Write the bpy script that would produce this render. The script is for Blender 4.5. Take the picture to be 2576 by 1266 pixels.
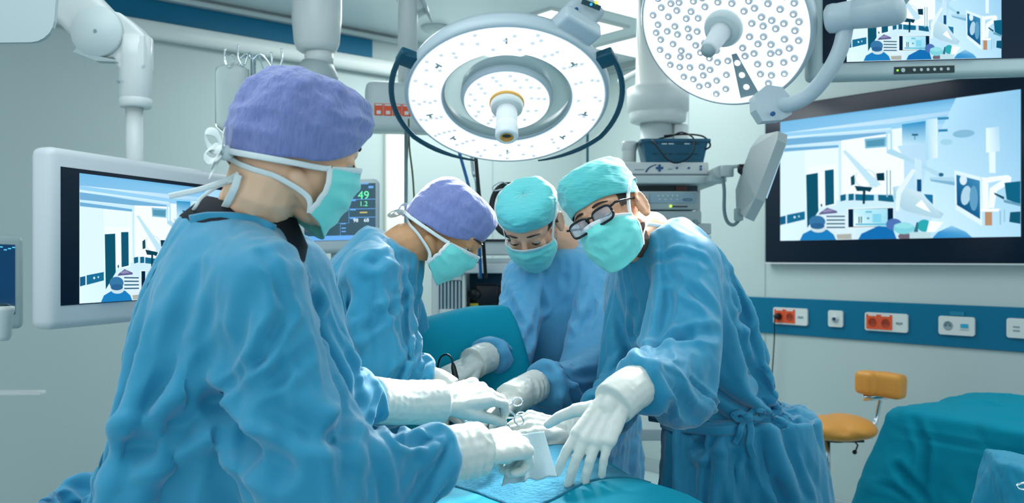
import bpy, bmesh, math, random
import numpy as np
from mathutils import Vector, Matrix, noise as mnoise
from mathutils.bvhtree import BVHTree
for _o in list(bpy.data.objects): bpy.data.objects.remove(_o)
SC = bpy.context.scene; COL = SC.collection
# ------------------------------------------------------------------ camera, world, exposure
CAMH, FPX, CX, HY = 1.45, 2200.0, 1288.0, 650.0
cam_d = bpy.data.cameras.new('camera'); cam = bpy.data.objects.new('camera', cam_d); COL.objects.link(cam)
cam.location = (0, 0, CAMH); cam.rotation_euler = (math.pi/2, 0, 0)
cam_d.sensor_width = 36; cam_d.lens = 36*FPX/2576; cam_d.shift_y = (HY-633)/2576
cam_d.clip_start = .05; cam_d.dof.use_dof = True; cam_d.dof.focus_distance = 1.75; cam_d.dof.aperture_fstop = 5.6
SC.camera = cam
w = bpy.data.worlds.new('world'); SC.world = w; w.use_nodes = True
w.node_tree.nodes['Background'].inputs[0].default_value = (.76, .87, .91, 1)
w.node_tree.nodes['Background'].inputs[1].default_value = 1.12
SC.view_settings.view_transform = 'Standard'; SC.view_settings.look = 'None'
SC.view_settings.exposure = 0.42; SC.view_settings.gamma = 1; SC.view_settings.use_curve_mapping = False
SC.cycles.max_bounces = 6; SC.cycles.diffuse_bounces = 3; SC.cycles.glossy_bounces = 3
SC.cycles.transmission_bounces = 4; SC.cycles.transparent_max_bounces = 6
SC.cycles.sample_clamp_indirect = 4; SC.cycles.caustics_reflective = False; SC.cycles.caustics_refractive = False
def area_light(name, loc, size, power, col=(1, 1, 1), target=None, rot=None, spread=math.pi):
    d = bpy.data.lights.new(name, 'AREA'); d.shape = 'RECTANGLE'; d.size, d.size_y = size; d.energy = power; d.color = col; d.spread = spread
    o = bpy.data.objects.new(name, d); COL.objects.link(o); o.location = loc
    if target is not None: o.rotation_euler = (Vector(target)-Vector(loc)).to_track_quat('-Z', 'Y').to_euler()
    elif rot: o.rotation_euler = rot
    return o
area_light('ceiling_light', (-.9, 1.2, 2.78), (2.2, 1.4), 19, (.90, .98, 1), rot=(0, 0, .9))
area_light('ceiling_light', (1.9, 2.2, 2.78), (1.6, 1.0), 17, (.92, .98, 1), rot=(0, 0, .9))
area_light('ceiling_light', (-.3, 4.6, 2.78), (1.6, .7), 20, (.93, 1, .98), rot=(0, 0, .9))
# ------------------------------------------------------------------ geometry helpers
def V(*a): return Vector(a)
def P(x, y, Y): return Vector(((x-CX)/FPX*Y, Y, CAMH-(y-HY)/FPX*Y))
DR = Vector((-.643, .766, 0)); NR = Vector((-.766, -.643, 0)); R0 = Vector((2.44, 4.17, 0))      # right wall
DL = Vector((-.766, -.643, 0)); NL = Vector((.643, -.766, 0)); CORNER = R0 + DR*2.995; L0 = CORNER  # left wall
CEIL = 2.82
def ray(x, y): return Vector(((x-CX)/FPX, 1, -(y-HY)/FPX))
def wallpt(x, y, o, n, off=0):
    r = ray(x, y); q = o+n*off; c = Vector((0, 0, CAMH)); t = (q-c).dot(n)/r.dot(n); return c + r*t
def WR(x, y, off=0): return wallpt(x, y, R0, NR, off)
def WL(x, y, off=0): return wallpt(x, y, L0, NL, off)
def CE(x, y, z=CEIL):
    r = ray(x, y); t = (z-CAMH)/r.z; return Vector((0, 0, CAMH))+r*t
def hexl(h):
    h = h.lstrip('#'); c = [int(h[i:i+2], 16)/255 for i in (0, 2, 4)]
    return tuple((x/12.92 if x <= .04045 else ((x+.055)/1.055)**2.4) for x in c)
def woff(o):
    v = Vector((0, 0, 0))
    while o: v = v+o.location; o = o.parent
    return v
class MB:
    """collects geometry; build() makes one mesh object"""
    def __init__(s): s.v = []; s.f = []; s.sm = []; s.mi = []; s.col = []; s.m = 0; s.smooth = False
    def add(s, vs, fs, smooth=None):
        n = len(s.v); s.v += [tuple(v) for v in vs]
        sm = s.smooth if smooth is None else smooth
        for f in fs: s.f.append([i+n for i in f]); s.sm.append(sm); s.mi.append(s.m)
        return s
    def box(s, c, size, ax=None, bev=0):
        c = Vector(c); ax = ax or (Vector((1, 0, 0)), Vector((0, 1, 0)), Vector((0, 0, 1)))
        hx, hy, hz = [q/2 for q in size]
        if bev > 0:
            b = min(bev, hx*.98, hy*.98, hz*.98); bm = bmesh.new(); bmesh.ops.create_cube(bm, size=2)
            for v in bm.verts: v.co = Vector((v.co.x*hx, v.co.y*hy, v.co.z*hz))
            bmesh.ops.bevel(bm, geom=bm.edges[:], offset=b, segments=3, profile=.5, affect='EDGES')
            vs = [c+ax[0]*v.co.x+ax[1]*v.co.y+ax[2]*v.co.z for v in bm.verts]
            fs = [[v.index for v in f.verts] for f in bm.faces]; bm.free()
            if ax[0].cross(ax[1]).dot(ax[2]) < 0: fs = [f[::-1] for f in fs]
            return s.add(vs, fs, True if bev > .004 else False)
        vs = [c+ax[0]*(hx*i)+ax[1]*(hy*j)+ax[2]*(hz*k) for i in (-1, 1) for j in (-1, 1) for k in (-1, 1)]
        fs = [(0, 1, 3, 2), (4, 6, 7, 5), (0, 4, 5, 1), (2, 3, 7, 6), (0, 2, 6, 4), (1, 5, 7, 3)]
        return s.add(vs, fs, False)
    def loft(s, rings, n=24, cap=True, smooth=True, power=2.0):
        """rings: (center, xvec, yvec)"""
        vs = []
        for c, xv, yv in rings:
            for i in range(n):
                a = 2*math.pi*i/n; ca, sa = math.cos(a), math.sin(a)
                if power != 2: ca = math.copysign(abs(ca)**(2/power), ca); sa = math.copysign(abs(sa)**(2/power), sa)
                vs.append(c+xv*ca+yv*sa)
        fs = []; m = len(rings)
        for j in range(m-1):
            for i in range(n):
                k = (i+1) % n; fs.append((j*n+i, j*n+k, (j+1)*n+k, (j+1)*n+i))
        s.add(vs, fs, smooth)
        if cap:
            b = len(s.v)-len(vs); s.f.append([b+i for i in range(n)][::-1]); s.sm.append(False); s.mi.append(s.m)
            s.f.append([b+(m-1)*n+i for i in range(n)]); s.sm.append(False); s.mi.append(s.m)
        return s
    def lathe(s, o, axis, prof, n=32, cap=True, smooth=True, xref=None):
        """prof: list of (radius, height along axis)"""
        a = Vector(axis).normalized(); x = Vector(xref) if xref else (Vector((0, 0, 1)) if abs(a.z) < .9 else Vector((1, 0, 0)))
        x = (x-a*x.dot(a)).normalized(); y = a.cross(x); o = Vector(o)
        return s.loft([(o+a*h, x*max(r, 1e-5), y*max(r, 1e-5)) for r, h in prof], n, cap, smooth)
    def cyl(s, a, b, r, r2=None, n=24, smooth=True):
        a = Vector(a); b = Vector(b); d = b-a
        return s.lathe(a, d, [(r, 0), (r if r2 is None else r2, d.length)], n, True, smooth)
    def tube(s, pts, r, n=12, cap=True, up=None, flat=None):
        """r: number or list; flat=(w,h) gives an elliptical or ribbon section oriented by up"""
        pts = [Vector(p) for p in pts]; m = len(pts); rings = []; prev = None
        for i, p in enumerate(pts):
            t = (pts[min(i+1, m-1)]-pts[max(i-1, 0)]).normalized()
            if up is not None:
                u = up[i] if isinstance(up, list) else up; x = t.cross(u)
                if x.length < 1e-4: x = prev or t.orthogonal()
                x.normalize()
            elif prev is None: x = t.orthogonal().normalized()
            else: x = (prev-t*prev.dot(t)).normalized()
            prev = x; y = t.cross(x); rr = r[i] if isinstance(r, (list, tuple)) else r
            if flat: rings.append((p, x*flat[0]*rr, y*flat[1]*rr))
            else: rings.append((p, x*rr, y*rr))
        return s.loft(rings, n, cap)
    def cap_sphere(s, c, rx, ry=None, rz=None, ax=None, n=16, m=10):
        c = Vector(c); ry = ry or rx; rz = rz or rx; ax = ax or (Vector((1, 0, 0)), Vector((0, 1, 0)), Vector((0, 0, 1)))
        rings = []
        for j in range(m+1):
            t = math.pi*j/m; q = max(math.sin(t), 1e-4)
            rings.append((c-ax[2]*(rz*math.cos(t)), ax[0]*rx*q, ax[1]*ry*q))
        return s.loft(rings, n, True)
    def capsule(s, a, b, ra, rb=None, n=14):
        a = Vector(a); b = Vector(b); rb = ra if rb is None else rb; d = b-a; L = max(d.length, 1e-6)
        pr = [(ra*math.sin(t), -ra*math.cos(t)) for t in (0.02, .4, .8, 1.2)]+[(ra, 0), (rb, L)]+[(rb*math.cos(t), L+rb*math.sin(t)) for t in (.4, .8, 1.2, 1.55)]
        return s.lathe(a, d if d.length > 1e-5 else Vector((0, 0, 1)), pr, n)
    def prism(s, poly, o, ux, uy, depth, n=None):
        """extrude 2D polygon (list (x,y)) in plane o,ux,uy by depth along n (default ux x uy)"""
        o = Vector(o); n = Vector(n) if n is not None else ux.cross(uy).normalized(); k = len(poly)
        vs = [o+ux*x+uy*y for x, y in poly]+[o+ux*x+uy*y+n*depth for x, y in poly]
        fs = [list(range(k))[::-1], [k+i for i in range(k)]]+[(i, (i+1) % k, k+(i+1) % k, k+i) for i in range(k)]
        return s.add(vs, fs, False)
    def grid(s, pts, smooth=True):
        """pts[j][i]"""
        nj = len(pts); ni = len(pts[0]); vs = [p for row in pts for p in row]
        return s.add(vs, [(j*ni+i, j*ni+i+1, (j+1)*ni+i+1, (j+1)*ni+i) for j in range(nj-1) for i in range(ni-1)], smooth)
    def mesh(s, name, off=None):
        me = bpy.data.meshes.new(name)
        vs = s.v if off is None else [(x-off[0], y-off[1], z-off[2]) for x, y, z in s.v]
        me.from_pydata(vs, [], s.f); me.update()
        me.polygons.foreach_set('use_smooth', s.sm); me.polygons.foreach_set('material_index', s.mi)
        return me
    def build(s, name, mat, parent=None, fixn=True):
        off = woff(parent) if parent else None
        me = s.mesh(name, off)
        if fixn:
            bm = bmesh.new(); bm.from_mesh(me); bmesh.ops.recalc_face_normals(bm, faces=bm.faces); bm.to_mesh(me); bm.free()
        for m in (mat if isinstance(mat, (list, tuple)) else [mat]): me.materials.append(m)
        o = bpy.data.objects.new(name, me); COL.objects.link(o)
        if parent: o.parent = parent
        return o
def thing(name, label, cat, loc=(0, 0, 0), group=None):
    o = bpy.data.objects.new(name, None); COL.objects.link(o); o.location = loc; o.empty_display_size = .05
    o['label'] = label; o['category'] = cat
    if group: o['group'] = group
    bpy.context.view_layer.update()
    return o
def tag(o, label, cat, group=None, kind=None):
    o['label'] = label; o['category'] = cat
    if group: o['group'] = group
    if kind: o['kind'] = kind
    return o
def struct(o): o['kind'] = 'structure'; return o
def lab(o, t): o['label'] = t; return o
def copy_part(o, parent, loc):
    c = o.copy(); COL.objects.link(c); c.parent = parent; c.location = loc; return c
def rpoly(w, h, r, n=5):
    r = min(r, w/2-1e-4, h/2-1e-4); out = []
    for cx, cy, a0 in ((w/2-r, h/2-r, 0), (-w/2+r, h/2-r, 90), (-w/2+r, -h/2+r, 180), (w/2-r, -h/2+r, 270)):
        for k in range(n+1):
            a = math.radians(a0+90*k/n); out.append((cx+r*math.cos(a), cy+r*math.sin(a)))
    return out
def bez(pts, n=24):
    """Catmull-Rom through points"""
    pts = [Vector(p) for p in pts]; out = []; m = len(pts)
    for i in range(m-1):
        p0, p1, p2, p3 = pts[max(i-1, 0)], pts[i], pts[i+1], pts[min(i+2, m-1)]
        k = max(2, int(n/(m-1)))
        for j in range(k):
            t = j/k; out.append(.5*((2*p1)+(p2-p0)*t+(2*p0-5*p1+4*p2-p3)*t*t+(3*p1-p0-3*p2+p3)*t**3))
    out.append(pts[-1]); return out
# ------------------------------------------------------------------ materials
MATS = {}
def mat(name, col, rough=.5, metal=0, bump=0, bscale=60, spec=.5, sheen=0, emit=None, estr=1, trans=0, alpha=1, vary=0, vscale=5, sss=0, ior=1.45, stretch=None, ridged=False, bdist=.01):
    if name in MATS: return MATS[name]
    m = bpy.data.materials.new(name); m.use_nodes = True; nt = m.node_tree; b = nt.nodes['Principled BSDF']
    c = hexl(col) if isinstance(col, str) else col
    b.inputs['Base Color'].default_value = (*c, 1); b.inputs['Roughness'].default_value = rough; b.inputs['Metallic'].default_value = metal
    b.inputs['Specular IOR Level'].default_value = spec; b.inputs['IOR'].default_value = ior
    if sheen: b.inputs['Sheen Weight'].default_value = sheen; b.inputs['Sheen Roughness'].default_value = .5
    if trans: b.inputs['Transmission Weight'].default_value = trans
    if alpha < 1: b.inputs['Alpha'].default_value = alpha
    if sss: b.inputs['Subsurface Weight'].default_value = sss; b.inputs['Subsurface Radius'].default_value = (.02, .01, .006); b.inputs['Subsurface Scale'].default_value = .3
    if emit is not None:
        e = hexl(emit) if isinstance(emit, str) else emit
        b.inputs['Emission Color'].default_value = (*e, 1); b.inputs['Emission Strength'].default_value = estr
    tc = nt.nodes.new('ShaderNodeTexCoord'); src = tc.outputs['Object']
    if stretch:
        mp = nt.nodes.new('ShaderNodeMapping'); mp.inputs['Scale'].default_value = stretch; nt.links.new(src, mp.inputs[0]); src = mp.outputs[0]
    if bump:
        n = nt.nodes.new('ShaderNodeTexNoise'); n.inputs['Scale'].default_value = bscale; n.inputs['Detail'].default_value = 4
        if ridged: n.noise_type = 'RIDGED_MULTIFRACTAL'
        nt.links.new(src, n.inputs['Vector'])
        bp = nt.nodes.new('ShaderNodeBump'); bp.inputs['Strength'].default_value = bump; bp.inputs['Distance'].default_value = bdist
        nt.links.new(n.outputs[0], bp.inputs['Height']); nt.links.new(bp.outputs[0], b.inputs['Normal'])
    if vary:
        n = nt.nodes.new('ShaderNodeTexNoise'); n.inputs['Scale'].default_value = vscale; n.inputs['Detail'].default_value = 3; nt.links.new(src, n.inputs['Vector'])
        r = nt.nodes.new('ShaderNodeMapRange'); r.inputs['To Min'].default_value = 1-vary; r.inputs['To Max'].default_value = 1+vary; nt.links.new(n.outputs[0], r.inputs[0])
        hs = nt.nodes.new('ShaderNodeHueSaturation'); hs.inputs['Color'].default_value = (*c, 1); nt.links.new(r.outputs[0], hs.inputs['Value']); nt.links.new(hs.outputs[0], b.inputs['Base Color'])
    MATS[name] = m; return m
def mat_emit(name, col, s=1):
    if name in MATS: return MATS[name]
    m = bpy.data.materials.new(name); m.use_nodes = True; nt = m.node_tree; nt.nodes.remove(nt.nodes['Principled BSDF'])
    e = nt.nodes.new('ShaderNodeEmission'); c = hexl(col) if isinstance(col, str) else col
    e.inputs[0].default_value = (*c, 1); e.inputs[1].default_value = s; nt.links.new(e.outputs[0], nt.nodes['Material Output'].inputs[0]); MATS[name] = m; return m
def mat_picture(name, s=1):
    m = bpy.data.materials.new(name); m.use_nodes = True; nt = m.node_tree; nt.nodes.remove(nt.nodes['Principled BSDF'])
    a = nt.nodes.new('ShaderNodeAttribute'); a.attribute_name = 'Col'; e = nt.nodes.new('ShaderNodeEmission'); e.inputs[1].default_value = s
    nt.links.new(a.outputs[0], e.inputs[0]); nt.links.new(e.outputs[0], nt.nodes['Material Output'].inputs[0]); return m
M_wall = mat('wall_paint', '#b7c7c7', .55, bump=.05, bscale=90)
M_ceil = mat('ceiling_finish', '#dbe6ea', .28)
M_floor = mat('floor_vinyl', '#b4cace', .35, vary=.08, vscale=30)
M_blue = mat('blue_band', '#006a8e', .4, spec=.3)
M_white = mat('white_enamel', '#d3dbda', .3)
M_pale = mat('pale_grey_plastic', '#c3d0d2', .38)
M_grey = mat('grey_plastic', '#a7b6b9', .42)
M_bezel = mat('monitor_bezel', '#c8d0d4', .35)
M_bezel2 = mat('grey_bezel', '#a9bcbe', .35)
M_dark = mat('dark_teal_plastic', '#123c48', .3)
M_bar = mat('teal_handle', '#0e4a5e', .3)
M_black = mat('black_plastic', '#0a1418', .35)
M_screen = mat('screen_glass', '#03182c', .22, spec=.3)
M_steel = mat('brushed_steel', '#b9c6cb', .25, metal=1)
M_chrome = mat('chrome', '#dfe8ec', .08, metal=1)
M_red = mat('orange_socket', '#e0552c', .35)
M_redd = mat('dark_orange_socket', '#9c3519', .4)
M_navy = mat('navy_plastic', '#0b4a66', .4)
M_basket = mat('basket_plastic', '#0d5a76', .4)
M_tan = mat('tan_leather', '#e39c45', .42, bump=.06, bscale=200, spec=.4)
M_drape = mat('teal_drape', '#0088a0', .7, sheen=.0, spec=.12, bump=.25, bscale=40, bdist=.003, vary=.03, vscale=9)
M_clear = mat('clear_bottle', '#e6f0f0', .12, trans=.65, ior=1.2)
M_glass = mat('lamp_glass_ring', '#d5e2de', .12, alpha=.4)
M_ink = mat('grey_ink', '#7f97a0', .6)
M_inkb = mat('blue_ink', '#12588a', .5)
FR = 20
# ------------------------------------------------------------------ people: tools
def eval_mesh(mb_or_me, mods, name='tmp'):
    me = mb_or_me.mesh(name) if isinstance(mb_or_me, MB) else mb_or_me
    o = bpy.data.objects.new(name, me); COL.objects.link(o)
    for kind, kw in mods:
        m = o.modifiers.new(kind, kind)
        for k, v in kw.items(): setattr(m, k, v)
    dg = bpy.context.evaluated_depsgraph_get(); dg.update()
    out = bpy.data.meshes.new_from_object(o.evaluated_get(dg)); bpy.data.objects.remove(o); return out
def blob(mb, voxel, smooth=6, factor=.5):
    return eval_mesh(mb, [('REMESH', dict(mode='VOXEL', voxel_size=voxel, use_smooth_shade=True)), ('SMOOTH', dict(factor=factor, iterations=smooth))])
def npco(me):
    a = np.empty(len(me.vertices)*3, np.float32); me.vertices.foreach_get('co', a); return a.reshape(-1, 3).astype(np.float64)
def npno(me):
    a = np.empty(len(me.vertices)*3, np.float32); me.vertices.foreach_get('normal', a); return a.reshape(-1, 3).astype(np.float64)
def setco(me, co): me.vertices.foreach_set('co', co.astype(np.float32).ravel()); me.update()
def mesh_obj(me, name, mt, parent, smooth=True):
    off = np.array(woff(parent)) if parent else np.zeros(3)
    setco(me, npco(me)-off); me.materials.clear()
    for m in (mt if isinstance(mt, (list, tuple)) else [mt]): me.materials.append(m)
    me.name = name
    if smooth: me.polygons.foreach_set('use_smooth', [True]*len(me.polygons))
    o = bpy.data.objects.new(name, me); COL.objects.link(o)
    if parent: o.parent = parent
    return o
def keep_verts(me, mask):
    bm = bmesh.new(); bm.from_mesh(me); bm.verts.ensure_lookup_table()
    bmesh.ops.delete(bm, geom=[v for v, k in zip(bm.verts, mask) if not k], context='VERTS'); bm.to_mesh(me); bm.free(); return me
def joined(mes):
    bm = bmesh.new()
    for m in mes: bm.from_mesh(m)
    me = bpy.data.meshes.new('j'); bm.to_mesh(me); bm.free(); return me
def segdist(co, a, b):
    a = np.array(a); b = np.array(b); ab = b-a; t = np.clip(((co-a)@ab)/max(ab@ab, 1e-9), 0, 1)
    return np.linalg.norm(co-(a+t[:, None]*ab), axis=1), t
def crease(me, lines):
    """pleats pressed into cloth: (points, width, depth); + depth = valley beside a ridge"""
    co = npco(me); no = npno(me); d = np.zeros(len(co))
    for pts, wd, dp in lines:
        best = np.full(len(co), 9.0); tt = np.zeros(len(co)); n = len(pts)-1
        for i in range(n):
            dd, t = segdist(co, pts[i], pts[i+1]); k = dd < best; best[k] = dd[k]; tt[k] = (i+t[k])/n
        tap = np.sin(np.pi*np.clip(tt*.9+.05, 0, 1))**.6
        d += tap*dp*(-np.exp(-(best/wd)**2)+.7*np.exp(-((best-1.7*wd)/(.8*wd))**2))
    setco(me, co+no*d[:, None]); return me
def cloth(me, body, pin, frames=22, shrink=-.06, g=1.0, stiff=12, bend=.4, mass=.25, dist=.006):
    """let the garment settle on the body under its own weight"""
    o = bpy.data.objects.new('c', me); COL.objects.link(o)
    vg = o.vertex_groups.new(name='pin')
    for i in np.nonzero(pin > 0)[0]: vg.add([int(i)], float(pin[i]), 'REPLACE')
    c = o.modifiers.new('Cloth', 'CLOTH'); s = c.settings
    s.quality = 5; s.mass = mass; s.tension_stiffness = stiff; s.compression_stiffness = stiff*.6; s.shear_stiffness = 4; s.bending_stiffness = bend
    s.air_damping = 3; s.tension_damping = 8; s.compression_damping = 8; s.shear_damping = 8
    s.vertex_group_mass = 'pin'; s.pin_stiffness = 1; s.shrink_min = shrink; s.effector_weights.gravity = g
    c.collision_settings.use_collision = True; c.collision_settings.distance_min = dist; c.collision_settings.collision_quality = 2
    b = None
    if body is not None:
        b = bpy.data.objects.new('b', body); COL.objects.link(b); k = b.modifiers.new('Collision', 'COLLISION')
        b.collision.thickness_outer = dist; b.collision.cloth_friction = 20
    SC.frame_start = 1; SC.frame_end = frames; c.point_cache.frame_start = 1; c.point_cache.frame_end = frames
    for f in range(1, frames+1): SC.frame_set(f)
    dg = bpy.context.evaluated_depsgraph_get(); out = bpy.data.meshes.new_from_object(o.evaluated_get(dg))
    bpy.data.objects.remove(o)
    if b: bpy.data.objects.remove(b)
    SC.frame_set(1); return out
def frame_of(f, side):
    """right-handed head frame: f forward, side = towards the person's left; returns f, l, u"""
    f = Vector(f).normalized(); l = Vector(side); l = (l-f*l.dot(f)).normalized(); u = f.cross(l)
    return f, l, u
class Head:
    def __init__(s, c, f, left, k=1.0):
        s.c = Vector(c); s.f, s.l, s.u = frame_of(f, left); s.k = k
    def p(s, l, f, u): return s.c+(s.l*l+s.f*f+s.u*u)*s.k
    def ax(s): return (s.l, s.f, s.u)
    def shape(s, neck, male=False, es=1.0):
        mb = MB(); A = s.ax(); k = s.k
        mb.cap_sphere(s.p(0, -.012, .024), .075*k, .093*k, .074*k, A, 24, 16)
        mb.cap_sphere(s.p(0, .035, .022), .064*k, .060*k, .062*k, A, 20, 12)
        mb.cap_sphere(s.p(0, .034, -.035), .058*k, .056*k, .062*k, A, 20, 12)
        j = .5 if male else .3
        mb.cap_sphere(s.p(0, .05, -.083), .030*k, .034*k, .028*k, A, 16, 10)
        for q in (-1, 1):
            mb.capsule(s.p(q*.056, -.004, -.052), s.p(q*.020, .064, -.095), (.014+.006*j)*k, .016*k)
            mb.cap_sphere(s.p(q*.036, .066, -.028), .020*k, .017*k, .020*k, A, 12, 8)      # cheek
            mb.capsule(s.p(q*.048, .070, .022), s.p(q*.012, .088, .018), .008*k, .0085*k)   # brow
            mb.cap_sphere(s.p(q*.032, .073, .001), .0145*k, .0145*k, .0125*k, A, 12, 8)     # lids
        mb.capsule(s.p(0, .089, .012), s.p(0, .108, -.030), .0065*k, .011*k)                # nose
        for q in (-1, 1): mb.cap_sphere(s.p(q*.011, .099, -.033), .008*k, .009*k, .007*k, A, 10, 8)
        mb.cap_sphere(s.p(0, .086, -.058), .020*k, .010*k, .0055*k, A, 12, 8); mb.cap_sphere(s.p(0, .083, -.067), .017*k, .010*k, .006*k, A, 12, 8)
        for q in ((-1, 1) if es > .6 else ()):                                               # ears: rim, bowl, lobe
            e = s.p(q*.076, -.012, -.012)
            rim = [e+(s.f*(.016*math.cos(a)*1.0)+s.u*(.031*math.sin(a))-s.f*(.004*math.sin(a))+s.l*q*(.008+.010*(1-math.cos(a))/2))*k for a in [math.radians(x) for x in range(20, 300, 20)]]
            rim = [e+(p_-e)*es for p_ in rim]
            mb.tube(rim, .0042*k, 8)
            for p_ in rim[2:-1]: mb.capsule(e+(s.l*q*.004+s.f*.006)*k, p_-s.l*q*.002*k, .006*k, .003*k, 8)
            mb.cap_sphere(e+s.l*q*.001*k, .005*k, .014*k*es, .026*k*es, (s.l, s.f, s.u), 12, 8)
            mb.cap_sphere(e+(s.l*q*.007-s.u*.026+s.f*.003)*k, .0055*k, .008*k, .009*k, A, 10, 8)
        mb.tube(bez([s.p(0, -.030, -.02), s.p(0, -.034, -.075), neck[0], neck[1]], 12), [.056*k]*7+[.060*k]*20, 16)
        return blob(mb, .0032, 5, .5)
def surf(bvh, p, c, off):
    """push p out along the ray from c until it lies on the surface plus off"""
    d = (Vector(p)-Vector(c)).normalized(); best = None; o = Vector(c)+d*.4
    h = bvh.ray_cast(o, -d)
    return (h[0]+d*off) if h[0] and (h[0]-Vector(c)).length+off > (Vector(p)-Vector(c)).length else Vector(p)
def hand_mb(wr, dirv, dorsal, thumb, curls, spread=.10, k=1.0, th=(.5, .35, .2), mb=None, cuff=None):
    """wr wrist, dirv towards the fingers, dorsal = back of the hand, thumb = +1/-1 side; curls: 4 of (base, mid, tip)"""
    y = Vector(dirv).normalized(); z = Vector(dorsal); z = (z-y*z.dot(y)).normalized(); x = y.cross(z)*thumb; mb = mb or MB(); W = Vector(wr)
    def q(a, b, c): return W+(x*a+y*b+z*c)*k
    kn = []
    for i, (bx, by, L, r) in enumerate(((.028, .090, .074, .0094), (.0085, .095, .082, .0096), (-.0115, .090, .075, .0092), (-.030, .080, .060, .0082))):
        b = q(bx, by, 0); kn.append(b); mb.capsule(q(bx*.62, .006, -.001), b, .0155*k, .0128*k)
        a = spread*(bx/.028); fx = x*math.sin(a)+y*math.cos(a); ang = 0; p = b; rr = r*k
        for j, fr in enumerate((.45, .31, .26)):
            ang += curls[i][j]; d = fx*math.cos(ang)-z*math.sin(ang); n = p+d*(L*fr*k); r2 = rr*.93
            mb.capsule(p, n, rr*(1.02 if j == 0 else 1), r2); p = n; rr = r2
    mb.capsule(kn[0], kn[3], .0105*k, .0095*k); mb.capsule(q(.012, .03, -.006), q(-.016, .05, -.006), .017*k, .017*k)
    a, b, c = th; p0 = q(.020, .022, -.006); d0 = (x*math.sin(a+.25)+y*math.cos(a+.25)-z*b).normalized()
    p1 = p0+d0*(.046*k); mb.capsule(p0, p1, .0165*k, .0125*k)
    d1 = (x*math.sin(a)+y*math.cos(a)-z*(b+.15)).normalized(); p2 = p1+d1*(.034*k); mb.capsule(p1, p2, .0115*k, .0100*k)
    d2 = (x*math.sin(a-c)+y*math.cos(a-c)-z*(b+.3)).normalized(); p3 = p2+d2*(.027*k); mb.capsule(p2, p3, .0100*k, .0082*k)
    mb.capsule(q(0, -.015, 0), q(0, .02, 0), .0245*k, .023*k)
    if cuff: mb.tube(bez([W+y*.012]+[Vector(c) for c in cuff[0]], 14), [.0255*k]+[cuff[1]*k]*40, 18)
    return mb
def glove_mesh(mb, wr=0.0012, seed=0, cuffaxis=None):
    me = blob(mb, .0024, 4, .5); co = npco(me); no = npno(me)
    d = np.array([mnoise.noise(Vector(c*55)+Vector((seed, 0, 0))) for c in co])
    d = wr*(1-2*np.abs(d))
    if cuffaxis is not None:                      # rings of slack rubber round the wrist
        a, b, amp = cuffaxis; dd, t = segdist(co, a, b); L = np.linalg.norm(np.array(b)-np.array(a))
        ph = t*L*2*np.pi/.021+8*np.array([mnoise.noise(Vector(c*17)+Vector((seed, 5, 0))) for c in co]); am = np.array([.5+mnoise.noise(Vector(c*14)+Vector((seed, 9, 0))) for c in co])
        m = (t > .02)&(t < .98)&(dd < .05); d += m*amp*am*np.sin(ph)*np.sin(np.pi*t)
    setco(me, co+no*d[:, None]); return me
def fit_ribbon(path, w, th, bvh=None, c=None, off=.002, n=30):
    pts = bez(path, n); ups = []
    if bvh is not None:
        pts = [surf(bvh, p, c, off) for p in pts]
    for i, p in enumerate(pts): ups.append((p-Vector(c)).normalized() if c is not None else Vector((0, 0, 1)))
    mb = MB(); rings = []
    for i, p in enumerate(pts):
        t = (pts[min(i+1, len(pts)-1)]-pts[max(i-1, 0)]).normalized(); x = t.cross(ups[i])
        x = x.normalized() if x.length > 1e-4 else t.orthogonal(); y = t.cross(x)
        rings.append((p, x*w/2, y*th/2))
    return mb.loft(rings, 8)
def dome(H, zf, zb, zs, rl, rf, top, puff, lift=.0, seed=0, rib=0, wr=.0025, folds=10, back=0, squash=2.4, nb=120, nt=44, c0=(0, -.008, .03)):
    """cloth cap: rim height zf at the forehead, zs at the sides, zb at the back; rl, rf half widths"""
    rows = []; rnd = random.Random(seed); ph = [rnd.uniform(0, 6.28) for _ in range(8)]
    for j in range(nt+1):
        t = j/nt; row = []
        for i in range(nb):
            a = 2*math.pi*i/nb; ca, sa = math.cos(a), math.sin(a)      # a=0 forward, 90 left
            rim = zf*max(ca, 0)**1.5+zb*max(-ca, 0)**1.5+zs*abs(sa)**1.5
            h = rim+(top-rim)*math.sin(t*math.pi/2)**.95
            sh = (1-t**squash)**(1/squash) if t < 1 else 0
            bulge = puff*math.sin(min(t*1.35, 1)*math.pi)**.8*(1+.35*max(-ca, 0))
            r_l = rl*sh+bulge*sh; r_f = rf*sh+bulge*sh+(back*max(-ca, 0)*math.sin(math.pi*min(1, t*1.1)) if ca < 0 else 0)
            q = wr*(math.sin(folds*a+ph[0]+4*t)*.5+math.sin((folds*1.7)*a+ph[1]-7*t)*.35)*min(1, 4*(1-t)+.2)*(.5+t)
            p = Vector((c0[0]+sa*(r_l+q), c0[1]+ca*(r_f+q), h))
            nn = mnoise.noise(Vector((p.x*16+seed, p.y*16, p.z*30))); nn2 = mnoise.noise(Vector((p.x*45, p.y*45+seed, p.z*70)))
            kq = 1+(.045*(1-2*abs(nn))+.018*(1-2*abs(nn2)))*(wr/.0025)*min(1, t*6)
            p = Vector((p.x*kq, p.y*kq, c0[2]+(p.z-c0[2])*(1+.3*(kq-1))))
            row.append(H.p(p.x, p.y, p.z))
        rows.append(row+[row[0]])
    mb = MB(); mb.grid(rows); me = mb.mesh('cap')
    bm = bmesh.new(); bm.from_mesh(me); bmesh.ops.remove_doubles(bm, verts=bm.verts, dist=1e-5); bmesh.ops.recalc_face_normals(bm, faces=bm.faces); bm.to_mesh(me); bm.free()
    me2 = eval_mesh(me, [('SOLIDIFY', dict(thickness=.0016, offset=-1)), ('SMOOTH', dict(factor=.4, iterations=1))]); return me2
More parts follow.
